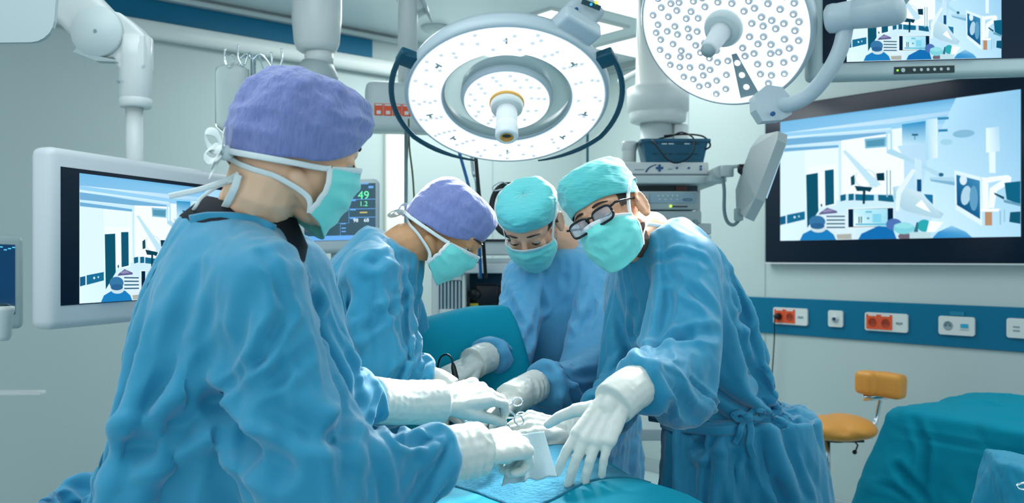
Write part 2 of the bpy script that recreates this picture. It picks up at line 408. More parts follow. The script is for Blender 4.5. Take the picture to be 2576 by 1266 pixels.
def mask_mesh(H, seed=0, wid=1.0, drop=0.0, gather=0, z0=-.004, fw=0.0):
    """pleated mask: nose bridge to under the chin"""
    rows = []; nv, nu = 40, 56
    for j in range(nv+1):
        v = j/nv; row = []
        z = z0-(.124+drop)*v+(.006*math.sin(v*math.pi))
        for i in range(nu+1):
            u = -1+2*i/nu; a = u*math.radians(80)*wid
            half = .063+.010*math.sin(math.pi*v)-.012*v
            zz = z+(-.020)*(abs(u)**1.6)*(1-v)*1.0+.030*(abs(u)**1.8)*v
            fwd = .098+fw+.013*math.exp(-((v-.22)/.2)**2)*math.exp(-(u/.28)**2)-.026*max(0, v-.6)/.4
            r_f = fwd*(1-.10*abs(u)**1.5); x = half*1.16*math.sin(a); y = .012+(r_f-.008)*max(math.cos(a), 0)**.62
            pl = .0030*abs(((v*4+.15*mnoise.noise(Vector((u*2+seed, v*3, 0))))%1)-.5)*2*math.cos(u*1.4)
            n = mnoise.noise(Vector((u*2.6+seed, v*3.5, 1))); n2 = mnoise.noise(Vector((u*6+seed, v*5, 3)))
            q = pl+.0050*(1-2*abs(n))*(.4+abs(u))+.0022*(1-2*abs(n2))
            row.append(H.p(x*(1+q*1.5), y+q*(1-.6*u*u), zz))
        rows.append(row)
    mb = MB(); mb.grid(rows); me = mb.mesh('mask')
    return eval_mesh(me, [('SOLIDIFY', dict(thickness=.0015, offset=0)), ('SMOOTH', dict(factor=.5, iterations=2))]), rows
# -------------------------------------------------------- materials of people
def skin(name, col): return mat(name, col, .46, sss=.12, bump=.12, bscale=420, bdist=.002, vary=.06, vscale=25)
M_gown = mat('surgical_gown_fabric', '#2690b6', .52, sheen=.45, bump=.35, bscale=26, spec=.35, ridged=True, bdist=.004, vary=.035, vscale=14)
M_gown_lit = mat('surgical_gown_fabric_lit', '#55a6d0', .52, sheen=.45, bump=.3, bscale=26, spec=.35, ridged=True, bdist=.004, vary=.035, vscale=14)  # same gown cloth, lamplight on the middle man put into a lighter colour
M_capP = mat('purple_crepe_cap', '#7683bd', .75, sheen=.4, bump=.9, bscale=150, bdist=.004, vary=.22, vscale=170, stretch=(1, 1, .35))
M_capT = mat('turquoise_crepe_cap', '#5ccbcc', .75, sheen=.4, bump=.8, bscale=90, bdist=.003, vary=.12, vscale=120, stretch=(.35, .35, 2.2))
M_mask = mat('turquoise_mask_fabric', '#78e4de', .6, sheen=.3, bump=.2, bscale=300, bdist=.001, vary=.05, vscale=40)
M_strap = mat('white_mask_tie', '#e8f1f1', .7, bump=.3, bscale=200, bdist=.001)
M_glove = mat('latex_glove', '#dde0d9', .36, spec=.4, bump=.12, bscale=60, bdist=.003, sss=.08)
M_shirt = mat('black_undershirt', '#06131f', .8, bump=.3, bscale=300, bdist=.002)
M_navyshirt = mat('navy_scrub', '#0a4f96', .7, bump=.3, bscale=200, bdist=.002)
M_hair = mat('dark_hair', '#2a1d16', .5, bump=.8, bscale=300, stretch=(1, 1, .1), bdist=.003)
M_hair2 = mat('cropped_dark_hair', '#3a3a38', .7, bump=1, bscale=500, bdist=.003)
M_eye = mat('eyeball', '#cfd6d6', .15); M_iris = mat('iris', '#2b1a10', .1)
M_frame = mat('black_glasses_frame', '#0b0f16', .2)
M_lens = mat('glasses_lens', '#aebfd0', .03, alpha=.28, spec=.8)
M_foot = mat('white_clog', '#d8dcd8', .5)

def torso_rings(pel, nb, right, fwd, sc, prof, n=None):
    """prof: (t from pelvis 0 to neck base 1, half width, half depth, forward shift)"""
    out = []
    for t, a, b, sh in prof:
        c = pel.lerp(nb, t)+fwd*sh; out.append((c, right*a*sc, fwd*b*sc))
    return out
def person_frame(S):
    sR, sL = S['shR'], S['shL']; right = (sR-sL).normalized(); up = (S['neck']-S['pel']).normalized()
    fwd = up.cross(right).normalized(); rr = Vector(S.get('pright', right)).normalized(); pf = Vector((0, 0, 1)).cross(rr).normalized()
    return right, up, fwd, rr, pf
def make_body(S, head):
    right, up, fwd, rr, pf = person_frame(S); k = S.get('k', 1); mb = MB()
    pel, nk = S['pel'], S['neck']; rings = []
    for t, a, b in ((-.08, .12, .09), (0, .165, .11), (.3, .14, .095), (.6, .155, .11), (.82, .16, .105), (.95, .12, .08), (1.03, .06, .06)):
        w = min(max(t, 0), 1); r_ = rr.lerp(right, w).normalized(); f_ = pf.lerp(fwd, w).normalized()
        rings.append((pel.lerp(nk, t), r_*a*k, f_*b*k))
    mb.loft(rings, 24)
    for sd in 'RL':
        sh, el, wr = S['sh'+sd], S['el'+sd], S['wr'+sd]
        mb.capsule(nk.lerp(pel, .12), sh, .07*k, .055*k); mb.capsule(sh, el, .05*k, .036*k); mb.capsule(el, wr, .034*k, .018*k)
        d = (wr-el).normalized(); mb.capsule(wr, wr+d*.03, .018*k, .015*k)
        q = 1 if sd == 'R' else -1; hip = pel+rr*(.085*q*k)-Vector((0, 0, .03)); foot = Vector((pel.x, pel.y, 0))+rr*(.11*q)+pf*S.get('footshift', 0)
        kne = hip.lerp(foot, .5)+pf*.02; mb.capsule(hip, kne, .082*k, .055*k); mb.capsule(kne, foot+Vector((0, 0, .09)), .052*k, .036*k)
        mb.capsule(foot+Vector((0, 0, .045))-pf*.05, foot+Vector((0, 0, .04))+pf*.14, .045, .038)
    me = blob(mb, .012, 6); return me
def gown_mb(S, sect, skirt, arms, extra=()):
    """sect: torso rings (t, half width, half depth, forward shift); skirt: (z, half width, half depth, dx, dy); arms: side -> radii list"""
    right, up, fwd, rr, pf = person_frame(S); pel, nk = S['pel'], S['neck']; mb = MB(); rings = []
    for z, a, b, dx, dy in skirt: rings.append((Vector((pel.x+dx, pel.y+dy, z)), rr*a, pf*b))
    for t, a, b, sh in sect:
        w = min(max(t, 0), 1); r_ = rr.lerp(right, w).normalized(); f_ = pf.lerp(fwd, w).normalized(); rings.append((pel.lerp(nk, t)+f_*sh, r_*a, f_*b))
    mb.loft(rings, 40)
    for sd, (path, rad) in arms.items():
        pts = bez(path, 4*len(path)); m = len(pts); rr_ = [np.interp(i/(m-1)*(len(rad)-1), range(len(rad)), rad) for i in range(m)]
        mb.tube(pts, [float(x) for x in rr_], 20)
    for a, b, ra, rb in extra: mb.capsule(a, b, ra, rb, 20)
    return mb
def sew_gown(S, mb, body, cuffs, neckc, neckr, voxel=.0125, zcut=.3, frames=20, shrink=-.06, seed=0, creases=(), stay=.0, **kw):
    me = blob(mb, voxel, 8, .5); co = npco(me); me = keep_verts(me, co[:, 2] > zcut); co = npco(me)
    pin = np.zeros(len(co))
    d = np.linalg.norm(co-np.array(neckc), axis=1); pin = np.maximum(pin, np.clip((neckr+.03-d)/.03, 0, 1))
    for c, r in cuffs:
        d = np.linalg.norm(co-np.array(c), axis=1); pin = np.maximum(pin, np.clip((r+.02-d)/.02, 0, 1))
    if stay: pin = np.maximum(pin, stay)
    if frames:
        rng = np.random.RandomState(seed); co2 = co+npno(me)*(rng.rand(len(co), 1)-.5)*.002; setco(me, co2)
        me = cloth(me, body, pin, frames, shrink, **kw)
    me = eval_mesh(me, [('SMOOTH', dict(factor=.5, iterations=1)), ('SUBSURF', dict(levels=1, render_levels=1))])
    if creases: crease(me, creases)
    return me

def crumple(me, amp, scale, seed=0, keep=None):
    """papery facets of non-woven cloth: distance to cell walls, strongest in patches"""
    co = npco(me); no = npno(me); d = np.zeros(len(co))
    for i, c in enumerate(co):
        p = Vector(c); w = Vector((mnoise.noise(p*2.3+Vector((seed, 0, 0))), mnoise.noise(p*2.3+Vector((0, seed+7, 0))), mnoise.noise(p*2.3+Vector((3, 0, seed)))))*.35
        q = (p+w)*scale; r, _ = mnoise.voronoi(Vector((q.x, q.y, q.z*.62)))
        m = min(1, max(0, .45+1.3*mnoise.noise(p*2.0+Vector((seed, seed, 0)))))
        sg = max(-1, min(1, 4*mnoise.noise(p*2.7+Vector((9, seed, 4))))); d[i] = sg*amp*(min(.5, r[1]-r[0])-.22)*2*m
        r, _ = mnoise.voronoi(Vector((q.x+5, q.y, q.z*.7))*2.7); d[i] += amp*.28*(min(.5, r[1]-r[0])-.2)*2*min(1, max(0, .3+1.3*mnoise.noise(p*3.1+Vector((0, seed, 2)))))
    setco(me, co+no*d[:, None]); return me
# ------------------------------------------------------------------ room shell
UP = Vector((0, 0, 1))
def wall_slab(name, o, d, n, length, z0=0, z1=CEIL, th=.12):
    mb = MB(); mb.box(o+d*(length/2)-n*(th/2)+UP*((z0+z1)/2), (length, th, z1-z0), (d, n, UP)); return struct(mb.build(name, M_wall))
wall_slab('wall_right', CORNER+DR*.0, -DR, NR, 8.6); wall_slab('wall_left', CORNER, DL, NL, 8.6)
mb = MB(); mid = CORNER+(-DR)*4.3+DL*4.3
mb.box(mid-UP*.05, (8.9, 8.9, .1), (DR, DL, UP)); struct(mb.build('floor', M_floor))
mb = MB(); mb.box(mid+UP*(CEIL+.05), (8.9, 8.9, .1), (DR, DL, UP)); struct(mb.build('ceiling', M_ceil))
def run_box(o, d, n, x0, x1, z0, z1, th, bev=.004):
    """box on a wall from pixel-derived points: runs from point x0 to x1 along the wall"""
    a = (x0-o).dot(d); b = (x1-o).dot(d); m = MB(); m.box(o+d*((a+b)/2)+n*(th/2)+UP*((z0+z1)/2), (abs(b-a), th, z1-z0), (d, n, UP), bev); return m
# blue band near the ceiling on the left wall, the rail under it, the seam lines
def zL(x, y): return WL(x, y).z
b0 = WL(-200, 60); b1 = WL(935, 100)
struct(run_box(L0, DL, NL, b0, b1, 2.665, 2.775, .012).build('trim_1', M_blue))
struct(run_box(L0, DL, NL, b0, WL(1000, 150), 2.775, 2.80, .05).build('trim_2', M_pale))
struct(run_box(L0, DL, NL, b0, WL(992, 150), 2.565, 2.655, .075, .02).build('trim_3', M_white))
k = 4
for x in (975, 1022, 1240, 1517):
    a = WL(x, 500); s = struct(run_box(L0, DL, NL, a, a+DL*.006, .1, 2.56, .004, 0).build('trim_%d' % k, M_grey)); k += 1
a = WL(966, 400); c = WL(1020, 400)
o = run_box(L0, DL, NL, a, c, .05, 2.33, .03, .006).build('wall_panel', mat('cream_panel', '#f2f1e6', .4)); tag(o, 'tall cream wall panel beside the thin pole, under the socket box', 'panel')
# right wall: blue socket band, seams
ZB0, ZB1 = WR(2250, 862).z, WR(2250, 761).z
struct(run_box(R0, DR, NR, CORNER-DR*1.0, R0-DR*2.6, ZB0, ZB1, .012).build('trim_%d' % k, M_blue)); k += 1
for x in (1733, 1926):
    a = WR(x, 500); struct(run_box(R0, DR, NR, a, a+DR*.006, .1, CEIL-.01, .003, 0).build('trim_%d' % k, M_grey)); k += 1
a = WR(1560, 150); struct(run_box(R0, DR, NR, CORNER, R0, CEIL-.055, CEIL-.04, .02, 0).build('trim_%d' % k, M_grey)); k += 1
struct(run_box(R0, DR, NR, CORNER, R0, .0, .1, .015).build('baseboard_right', M_grey)); struct(run_box(L0, DL, NL, CORNER, L0+DL*7, .0, .1, .015).build('baseboard_left', M_grey))
# ceiling light panels and smoke detector
M_panel = mat_emit('light_panel_diffuser', (.93, 1, .98), 3.2)
def ceiling_panel(corner, la, lb, label):
    """corner nearest the viewer's right; la metres along -DL... directions in the ceiling"""
    t = thing('ceiling_light_panel', label, 'ceiling light', corner, 'recessed ceiling light panels')
    c = corner+DR*(la/2)+DL*(lb/2)
    m = MB(); m.box(c-UP*.004, (la, lb, .008), (DR, DL, UP)); m.build('diffuser', M_panel, t)
    m = MB()
    for s in (-1, 1):
        m.box(c+DL*(s*(lb/2+.012))-UP*.006, (la+.05, .024, .012), (DR, DL, UP)); m.box(c+DR*(s*(la/2+.012))-UP*.006, (.024, lb, .012), (DR, DL, UP))
    m.build('frame', M_white, t); return t
CEp = lambda x, y: CE(x, y)
q = CEp(1569, 67); ceiling_panel(q, 1.1, .58, 'bright ceiling light panel right above the round lamp with dark side handles')
ceiling_panel(q-DR*1.25+DL*0, 1.05, .58, 'bright ceiling light panel at the top edge, left of the tilted lamp')
ceiling_panel(q-DL*.72-DR*.55, 1.0, .5, 'bright ceiling light panel seen just left of the round lamp face of clear lenses')
c = CE(1095, 68); m = MB(); m.lathe(c, (0, 0, -1), [(.085, 0), (.085, .012), (.06, .03), (.03, .034)], 28)
tag(m.build('smoke_detector', M_pale), 'small round smoke detector on the ceiling, left of the big lamp', 'smoke detector')
# ------------------------------------------------------------------ sockets on the blue band
def sock_frame(px, py, w, h):
    c = WR(px, py, .012); return c
def socket(px, py, w, h, units, label, group=None, cat='socket'):
    c = WR(px, py, .012); t = thing('wall_socket', label, cat, c, group); ux = -DR; n = NR
    m = MB(); m.prism(rpoly(w, h, .012), c, ux, UP, .012, n); m.build('cover_plate', M_white, t)
    n_u = len(units); uw = (w-.016)/n_u
    for i, u in enumerate(units):
        cc = c+ux*(-w/2+.008+uw*(i+.5))+n*.012
        if u in ('red', 'redplug'):
            m = MB(); m.prism(rpoly(uw-.003, h-.018, .003), cc, ux, UP, .003, n); r = m.build('socket_insert', M_red, t)
            m = MB(); m.lathe(cc-UP*.004+n*.003, n, [(.0001, .0006), (.021, .0006), (.023, .002), (.0235, .0)], 24, False); m.build('socket_well', M_redd, r)
            m = MB(); m.prism(rpoly(uw*.62, .008, .001), cc+UP*(h*.36)+n*.003, ux, UP, .001, n); m.build('label_strip', M_white, r)
            for sx in (-1, 1):
                m = MB(); m.cyl(cc+ux*(.0095*sx)-UP*.004+n*.0034, cc+ux*(.0095*sx)-UP*.004+n*.0045, .0025, n=10); m.build('pin_hole', M_black, r)
        elif u == 'dots':
            for sx in (-1, 1):
                m = MB(); m.prism(rpoly(.014, .012, .004), cc+ux*(.011*sx)-UP*.002, ux, UP, .002, n); m.build('port', M_ink, t)
            m = MB(); m.prism(rpoly(.005, .012, .001), cc-UP*.004, ux, UP, .002, n); m.build('port_divider', M_ink, t)
        elif u == 'round':
            m = MB(); m.lathe(cc, n, [(.021, 0), (.021, .005), (.012, .006), (.011, .012), (.0001, .012)], 24); m.build('knob_ring', M_pale, t)
            m = MB(); m.lathe(cc+n*.012, n, [(.010, 0), (.009, .006), (.0001, .007)], 20); m.build('knob', mat('deep_blue', '#0a2b58', .3), t)
        elif u == 'schuko':
            m = MB(); m.lathe(cc, n, [(.0225, 0), (.0225, .003), (.019, .003), (.018, .001), (.0001, .001)], 24); m.build('socket_ring', M_ink, t)
            for sx in (-1, 1):
                m = MB(); m.cyl(cc+ux*(.0095*sx)+n*.001, cc+ux*(.0095*sx)+n*.003, .003, n=10); m.build('pin_hole', M_black, t)
        elif u == 'data':
            m = MB(); m.prism(rpoly(.036, .020, .002), cc+UP*.002, ux, UP, .003, n); m.build('data_port', mat('light_blue_plastic', '#2aa0c8', .4), t)
            m = MB(); m.prism(rpoly(.045, .003, .001), cc-UP*.018, ux, UP, .001, n); m.build('label_strip', M_ink, t)
        elif u == 'blank':
            m = MB()
            for q_ in (-.012, .006): m.prism(rpoly(.030, .007, .001), cc+UP*q_, ux, UP, .0015, n)
            m.build('keys', M_ink, t)
    return t
PXM = 1/440.
socket(1990, 796, .225, .098, ['redplug', 'red', 'dots'], 'three-gang wall socket with two orange outlets and a black plug in one')
socket(2104, 802, .088, .092, ['round'], 'small square wall socket with one dark blue round knob')
socket(2231, 811, .235, .098, ['red', 'red', 'dots'], 'three-gang wall socket with two empty orange outlets, right of the small square one')
socket(2408, 820, .175, .094, ['schuko', 'data'], 'double wall socket with a round grey outlet and a pale blue data port')
socket(2580, 827, .16, .094, ['blank', 'blank'], 'white double wall switch plate cut by the right edge of the picture')
c = WR(2408, 789, .014); m = MB(); m.prism(rpoly(.07, .02, .002), c, -DR, UP, .003, NR); tag(m.build('label_holder', mat('clear_blue_label', '#1a7f9f', .3)), 'small pale blue label holder above the double socket on the blue band', 'label holder')
c = WR(1958, 796, .03); pl = thing('power_plug', 'black plug with its cord in the left orange outlet behind the man with glasses', 'plug', c)
m = MB(); m.lathe(c-NR*.004, NR, [(.017, 0), (.019, .012), (.016, .03), (.008, .04), (.0001, .041)], 20); m.build('plug_body', M_black, pl)
m = MB(); m.tube(bez([c+NR*.03, c+NR*.04-UP*.03, c+NR*.02+DR*.015-UP*.15, c+NR*.02+DR*.04-UP*.45, c+NR*.03+DR*.1-UP*1.0], 24), .0038, 8); m.build('cord', M_black, pl)
# ------------------------------------------------------------------ pictures shown by the screens (what the room camera sees)
def homog(src, dst):
    A = []; b = []
    for (x, y), (u, v) in zip(src, dst):
        A.append([x, y, 1, 0, 0, 0, -u*x, -u*y]); b.append(u); A.append([0, 0, 0, x, y, 1, -v*x, -v*y]); b.append(v)
    h = np.linalg.solve(np.array(A, float), np.array(b, float)); return np.append(h, 1).reshape(3, 3)
HP = homog([(95, 250), (1793, 12), (1788, 1065), (88, 1088)], [(0, 0), (1, 0), (1, 1), (0, 1)])
def uvp(x, y): q = HP @ np.array([x, y, 1.0]); return (q[0]/q[2], q[1]/q[2])
def ell(cx, cy, rx, ry, n=20, rot=0): return [(cx+rx*math.cos(t)*math.cos(rot)-ry*math.sin(t)*math.sin(rot), cy+rx*math.cos(t)*math.sin(rot)+ry*math.sin(t)*math.cos(rot)) for t in [2*math.pi*i/n for i in range(n)]]
def rc(x0, y0, x1, y1, sl=0): return [(x0, y0), (x1, y0+sl*(x1-x0)), (x1, y1+sl*(x1-x0)), (x0, y1)]
PIC = [  # (polygon in picture pixels, colour or list of corner colours)
 (rc(60, -20, 1830, 1120), ['#cfeaf8', '#8fc3e4', '#9fd0ee', '#d8f1fb']),
 ([(95, 250), (1793, 12), (1793, 100), (95, 330)], ['#6fb4de', '#5ba3d3', '#8cc6e8', '#7bb8e0']),
 ([(95, 330), (870, 260), (1793, 110), (1793, 200), (95, 380)], '#8fc8ea'),
 ([(95, 356), (870, 290), (870, 300), (95, 372)], '#c9e8f8'),
 ([(95, 372), (850, 318), (850, 350), (95, 420)], '#6ea9cf'), ([(95, 420), (520, 396), (520, 412), (95, 436)], '#bfe2f5'), ([(95, 436), (500, 412), (500, 430), (95, 462)], '#6aa7cf'),
 ([(95, 462), (265, 450), (262, 880), (95, 915)], '#d3edf8'),
 ([(265, 450), (500, 430), (500, 800), (265, 860)], '#dff3fa'),
 ([(275, 575), (480, 545), (480, 835), (275, 870)], '#e9f7fb'), ([(272, 622), (355, 608), (357, 880), (277, 1000)], '#0f5068'), ([(403, 592), (466, 583), (467, 828), (405, 843)], '#10546f'), (ell(378, 838, 7, 12), '#2a6d88'),
 ([(520, 380), (860, 330), (960, 500), (960, 760), (520, 760)], '#eaf8fb'),
 ([(683, 368), (838, 352), (835, 425), (688, 437)], '#79b4cf'), ([(695, 382), (825, 366), (822, 415), (698, 425)], '#4f90ad'),
 ([(90, 918), (128, 910), (128, 968), (90, 978)], '#165e86'), ([(136, 905), (262, 880), (262, 938), (136, 968)], '#1a6a90'), (ell(190, 922, 7, 8), '#cbe8f2'), (ell(220, 916, 6, 7), '#a9d3e4'),
 ([(510, 768), (550, 758), (550, 802), (512, 812)], '#15607f'), ([(568, 758), (606, 755), (606, 802), (568, 806)], '#15607f'), ([(616, 758), (748, 765), (748, 810), (616, 804)], '#17678a'), ([(776, 764), (880, 768), (890, 816), (778, 814)], '#15607f'),
 ([(510, 812), (760, 805), (890, 818), (900, 860), (500, 880)], '#c4e4f1'),
 ([(1340, 60), (1793, 0), (1793, 1065), (1200, 1065), (1080, 760), (1130, 500)], ['#a9d8f2', '#86bfe2', '#a8d6ee', '#c7e9f8', '#c2e6f5', '#b5def3']),
 ([(948, 265), (1115, 240), (1115, 400), (948, 415)], ['#2f93c4', '#2388bf', '#a6d5ec', '#bfe3f2']), ([(878, 300), (948, 290), (948, 415), (880, 425)], '#e2f4fb'), (rc(1018, 332, 1062, 345), '#1d5d7a'), (rc(1036, 345, 1042, 375), '#2f7c9b'),
 ([(1120, 228), (1200, 222), (1200, 500), (1120, 520)], ['#a6d6ee', '#cde9f5', '#dbf0f8', '#9fd0e8']), (rc(1200, 215, 1280, 232, -.05), '#2d82ab'), (rc(1205, 300, 1272, 318, -.05), '#2d82ab'),
 (ell(1385, 330, 78, 28, rot=-.08), '#7fb4d0'), (ell(1262, 390, 44, 22), '#9ccbe3'),
 ([(835, 318), (878, 312), (880, 440), (1120, 560), (1240, 620), (1210, 640), (1020, 540), (840, 470)], '#a8d2e6'), ([(848, 330), (866, 328), (868, 440), (846, 448)], '#d5edf6'),
 ([(1036, 500), (1086, 520), (1088, 700), (1036, 700)], '#bfe0ee'), (rc(1052, 655, 1084, 742), '#0e4a7c'),
 (ell(1224, 622, 18, 14), '#1f6484'), ([(1140, 640), (1320, 672), (1320, 700), (1150, 668)], '#78aecb'),
 ([(1140, 640), (1500, 640), (1500, 690), (1140, 655)], '#a5cfe4'),
 # round lamps on tripod
 (ell(692, 650, 78, 68), '#c5dde4'), (ell(690, 648, 66, 58), '#ffffff'), ([(585, 640), (612, 620), (616, 690), (588, 700)], '#18495c'), ([(765, 612), (822, 608), (824, 664), (772, 664)], '#0c3547'), ([(612, 700), (740, 712), (720, 745), (690, 735), (684, 830), (668, 830), (670, 738), (628, 738)], '#0e3d50'),
 ([(520, 460), (552, 448), (800, 690), (760, 715), (700, 690)], '#b7dceb'), ([(520, 460), (530, 455), (720, 690), (700, 692)], '#e6f5fa'), (rc(836, 590, 846, 780), '#8db6c6'), (rc(862, 590, 868, 770), '#2e6e86'),
 ([(880, 710), (920, 700), (1060, 740), (1180, 860), (1240, 900), (1220, 935), (1100, 930), (950, 870), (890, 790)], ['#a9cede', '#bddbe6', '#c7e1ea', '#b9d7e3', '#9cc4d6', '#a9cede', '#cbe3ec', '#a5cadb', '#94bdd0']), ([(1040, 840), (1085, 800), (1150, 890), (1100, 870)], '#eff8fa'),
 ([(1020, 580), (1046, 590), (940, 760), (925, 880), (900, 880), (905, 740)], '#d7ecf4'), ([(1100, 760), (1165, 765), (1165, 835), (1120, 790)], '#1c6f9c'), ([(1168, 757), (1178, 757), (1178, 840), (1168, 840)], '#cfe8f2'),
 # monitor on a boom
 ([(1318, 590), (1510, 640), (1515, 990), (1325, 870)], '#d5ecf5'), ([(1332, 622), (1500, 665), (1500, 940), (1335, 838)], ['#1f6d9c', '#3f88b3', '#175f8c', '#0f4a77']), (ell(1400, 770, 34, 70, rot=.2), '#a9cde0'), (ell(1455, 790, 30, 90), '#5c99bd'), (ell(1382, 660, 26, 36), '#cfe4ee'),
 ([(1545, 290), (1640, 280), (1645, 455), (1545, 465)], ['#dcf1f9', '#a7d2e8', '#b8dcee', '#e1f3f9']), ([(1565, 460), (1612, 458), (1612, 610), (1568, 610)], '#d9eff8'), ([(1515, 640), (1560, 645), (1560, 870), (1518, 870)], '#e8f6fa'), 
 ([(1560, 640), (1700, 625), (1725, 640), (1720, 680), (1620, 740), (1600, 860), (1560, 860), (1570, 720), (1660, 660), (1560, 680)], '#e9f7fb'), ([(1675, 680), (1793, 668), (1793, 835), (1690, 800)], '#10607f'), ([(1600, 748), (1675, 782), (1670, 800), (1605, 765)], '#124a61'), ([(1670, 800), (1793, 830), (1793, 850), (1670, 820)], '#5f97af'), ([(1715, 890), (1793, 885), (1793, 975), (1708, 960)], '#0f5570'),
 ([(1500, 868), (1640, 865), (1630, 885), (1510, 885)], '#f2fafc'), (rc(1535, 888, 1586, 985), '#b0896a'), (rc(1640, 880, 1650, 980), '#8fb9cb'), (rc(1670, 870, 1678, 960), '#8fb9cb'),
 # cart, drawers
 ([(350, 905), (620, 900), (620, 1085), (420, 1085)], '#cfe6ef'), ([(370, 890), (420, 855), (490, 880), (490, 893), (360, 905)], '#5a5a86'), ([(380, 880), (430, 862), (470, 880), (400, 890)], '#8a87ad'),
 ]+[([(415, 912+26*i), (545, 912+26*i), (545, 922+26*i), (415, 922+26*i)], '#2c5c74') for i in range(4)]+[
 ([(485, 1045), (590, 1040), (590, 1078), (490, 1078)], '#a3aaa4'),
 ([(560, 860), (890, 852), (890, 1000), (565, 1000)], '#e5f2f5'), ([(568, 866), (885, 858), (885, 992), (568, 995)], '#06243f'), ([(604, 866), (845, 862), (845, 990), (604, 990)], ['#bfe8f2', '#9fd9ec', '#8fd0e4', '#e6f6f6']), (rc(640, 920, 648, 965), '#12526e'), (rc(656, 918, 664, 965), '#12526e'), (rc(700, 925, 715, 938), '#2a86a6'), (rc(618, 968, 850, 980), '#58b3cf'), (rc(740, 900, 800, 960), '#7ccbe2'), (rc(690, 880, 736, 892), '#5fb4cf'),
 # team
 ([(225, 1090), (250, 1040), (310, 1010), (420, 1010), (465, 1045), (485, 1090)], '#1b79b8'), (ell(358, 1005, 52, 26), '#bfd8de'), (ell(350, 955, 58, 44), '#35729f'), (ell(352, 985, 50, 22), '#2b5f8e'),
 ([(635, 1085), (660, 1040), (780, 985), (880, 1000), (910, 1085)], '#146aac'), (ell(890, 975, 56, 42), '#4b6fae'), (ell(965, 1060, 46, 26), '#6a6270'), (ell(962, 1003, 76, 42), '#79c9d6'), (ell(960, 985, 70, 20), '#8ed6df'),
 ([(1160, 1075), (1200, 1030), (1300, 985), (1400, 1030), (1450, 1075)], ['#2a84c0', '#3a90c8', '#8cc6e4', '#5aa5d4', '#3f93c8']), (ell(1105, 985, 50, 44), '#2ba3ac'), ([(1140, 950), (1240, 960), (1180, 1030), (1120, 1030)], '#eef6f6'), ([(1030, 1030), (1050, 960), (1062, 960), (1060, 1030)], '#2c6b80'), (rc(1000, 1030, 1150, 1075), '#b4d4dc'),
 ]
def picture(name, parent, o, ux, uy, n, win=(0, 0, 1, 1), mat_=None, fade=1.0):
    """win: part of the picture shown (u0, v0, u1, v1); o = top-left corner, ux right, uy down, n towards the viewer"""
    vs = []; fs = []; cols = []; u0, v0, u1, v1 = win
    for k, (poly, c) in enumerate(PIC):
        pts = [uvp(*p) for p in poly]; cl = c if isinstance(c, list) else [c]*len(pts); q = [(u, v, hexl(h)) for (u, v), h in zip(pts, cl)]
        for ax, lim, sg in ((0, u0, 1), (0, u1, -1), (1, v0, 1), (1, v1, -1)):    # clip to the window
            out = []
            for i in range(len(q)):
                a, b = q[i-1], q[i]; da, db = (a[ax]-lim)*sg, (b[ax]-lim)*sg
                if (da >= 0) != (db >= 0):
                    t = da/(da-db); out.append((a[0]+(b[0]-a[0])*t, a[1]+(b[1]-a[1])*t, tuple(a[2][j]+(b[2][j]-a[2][j])*t for j in range(3))))
                if db >= 0: out.append(b)
            q = out
            if not q: break
        if len(q) < 3: continue
        i0 = len(vs)
        for u, v, cc in q: vs.append(o+ux*((u-u0)/(u1-u0))+uy*((v-v0)/(v1-v0))+n*(.0004+.00006*k)); cols.append(cc)
        fs.append(list(range(i0, i0+len(q))))
    off = woff(parent); me = bpy.data.meshes.new(name); me.from_pydata([tuple(v-off) for v in vs], [], fs)
    ca = me.color_attributes.new('Col', 'FLOAT_COLOR', 'POINT')
    for i, c in enumerate(cols): ca.data[i].color = (c[0]*fade, c[1]*fade, c[2]*fade, 1)
    me.materials.append(mat_ or M_pic); ob = bpy.data.objects.new(name, me); COL.objects.link(ob); ob.parent = parent; return ob
M_pic = mat_picture('screen_picture', .86)
# large wall screen
off = .055; tl = WR(1926, 300, off); n = NR; br = WR(2597, 662, off)
zt, zb = WR(2250, 222, off).z, WR(2250, 661, off).z; x0 = WR(1924, 500, off); x1 = WR(2650, 500, off); W = (x1-x0).length; Hh = zt-zb
t = thing('wall_screen', 'huge dark-framed screen on the right wall showing the operating room', 'screen', (x0.x, x0.y, zb))
cc = Vector(((x0.x+x1.x)/2, (x0.y+x1.y)/2, (zt+zb)/2))
m = MB(); m.box(cc-NR*.03, (W, .05, Hh), (-DR, NR, UP), .006); m.build('screen_body', M_screen, t)
pa = WR(1963, 400, off); pb = WR(2568, 400, off); za = WR(1963, 307, off).z; zc = WR(1963, 606, off).z
picture('screen_picture', t, Vector((pa.x, pa.y, za)), Vector((pb.x-pa.x, pb.y-pa.y, 0)), Vector((0, 0, zc-za)), NR)
m = MB(); m.box(cc-NR*.05-UP*0, (W*.5, .05, Hh*.5), (-DR, NR, UP)); m.build('wall_mount', M_black, t)
m = MB(); m.box(Vector((cc.x, cc.y, zb-.006))-NR*.03, (W, .05, .008), (-DR, NR, UP)); m.build('lower_edge', M_bezel, t)
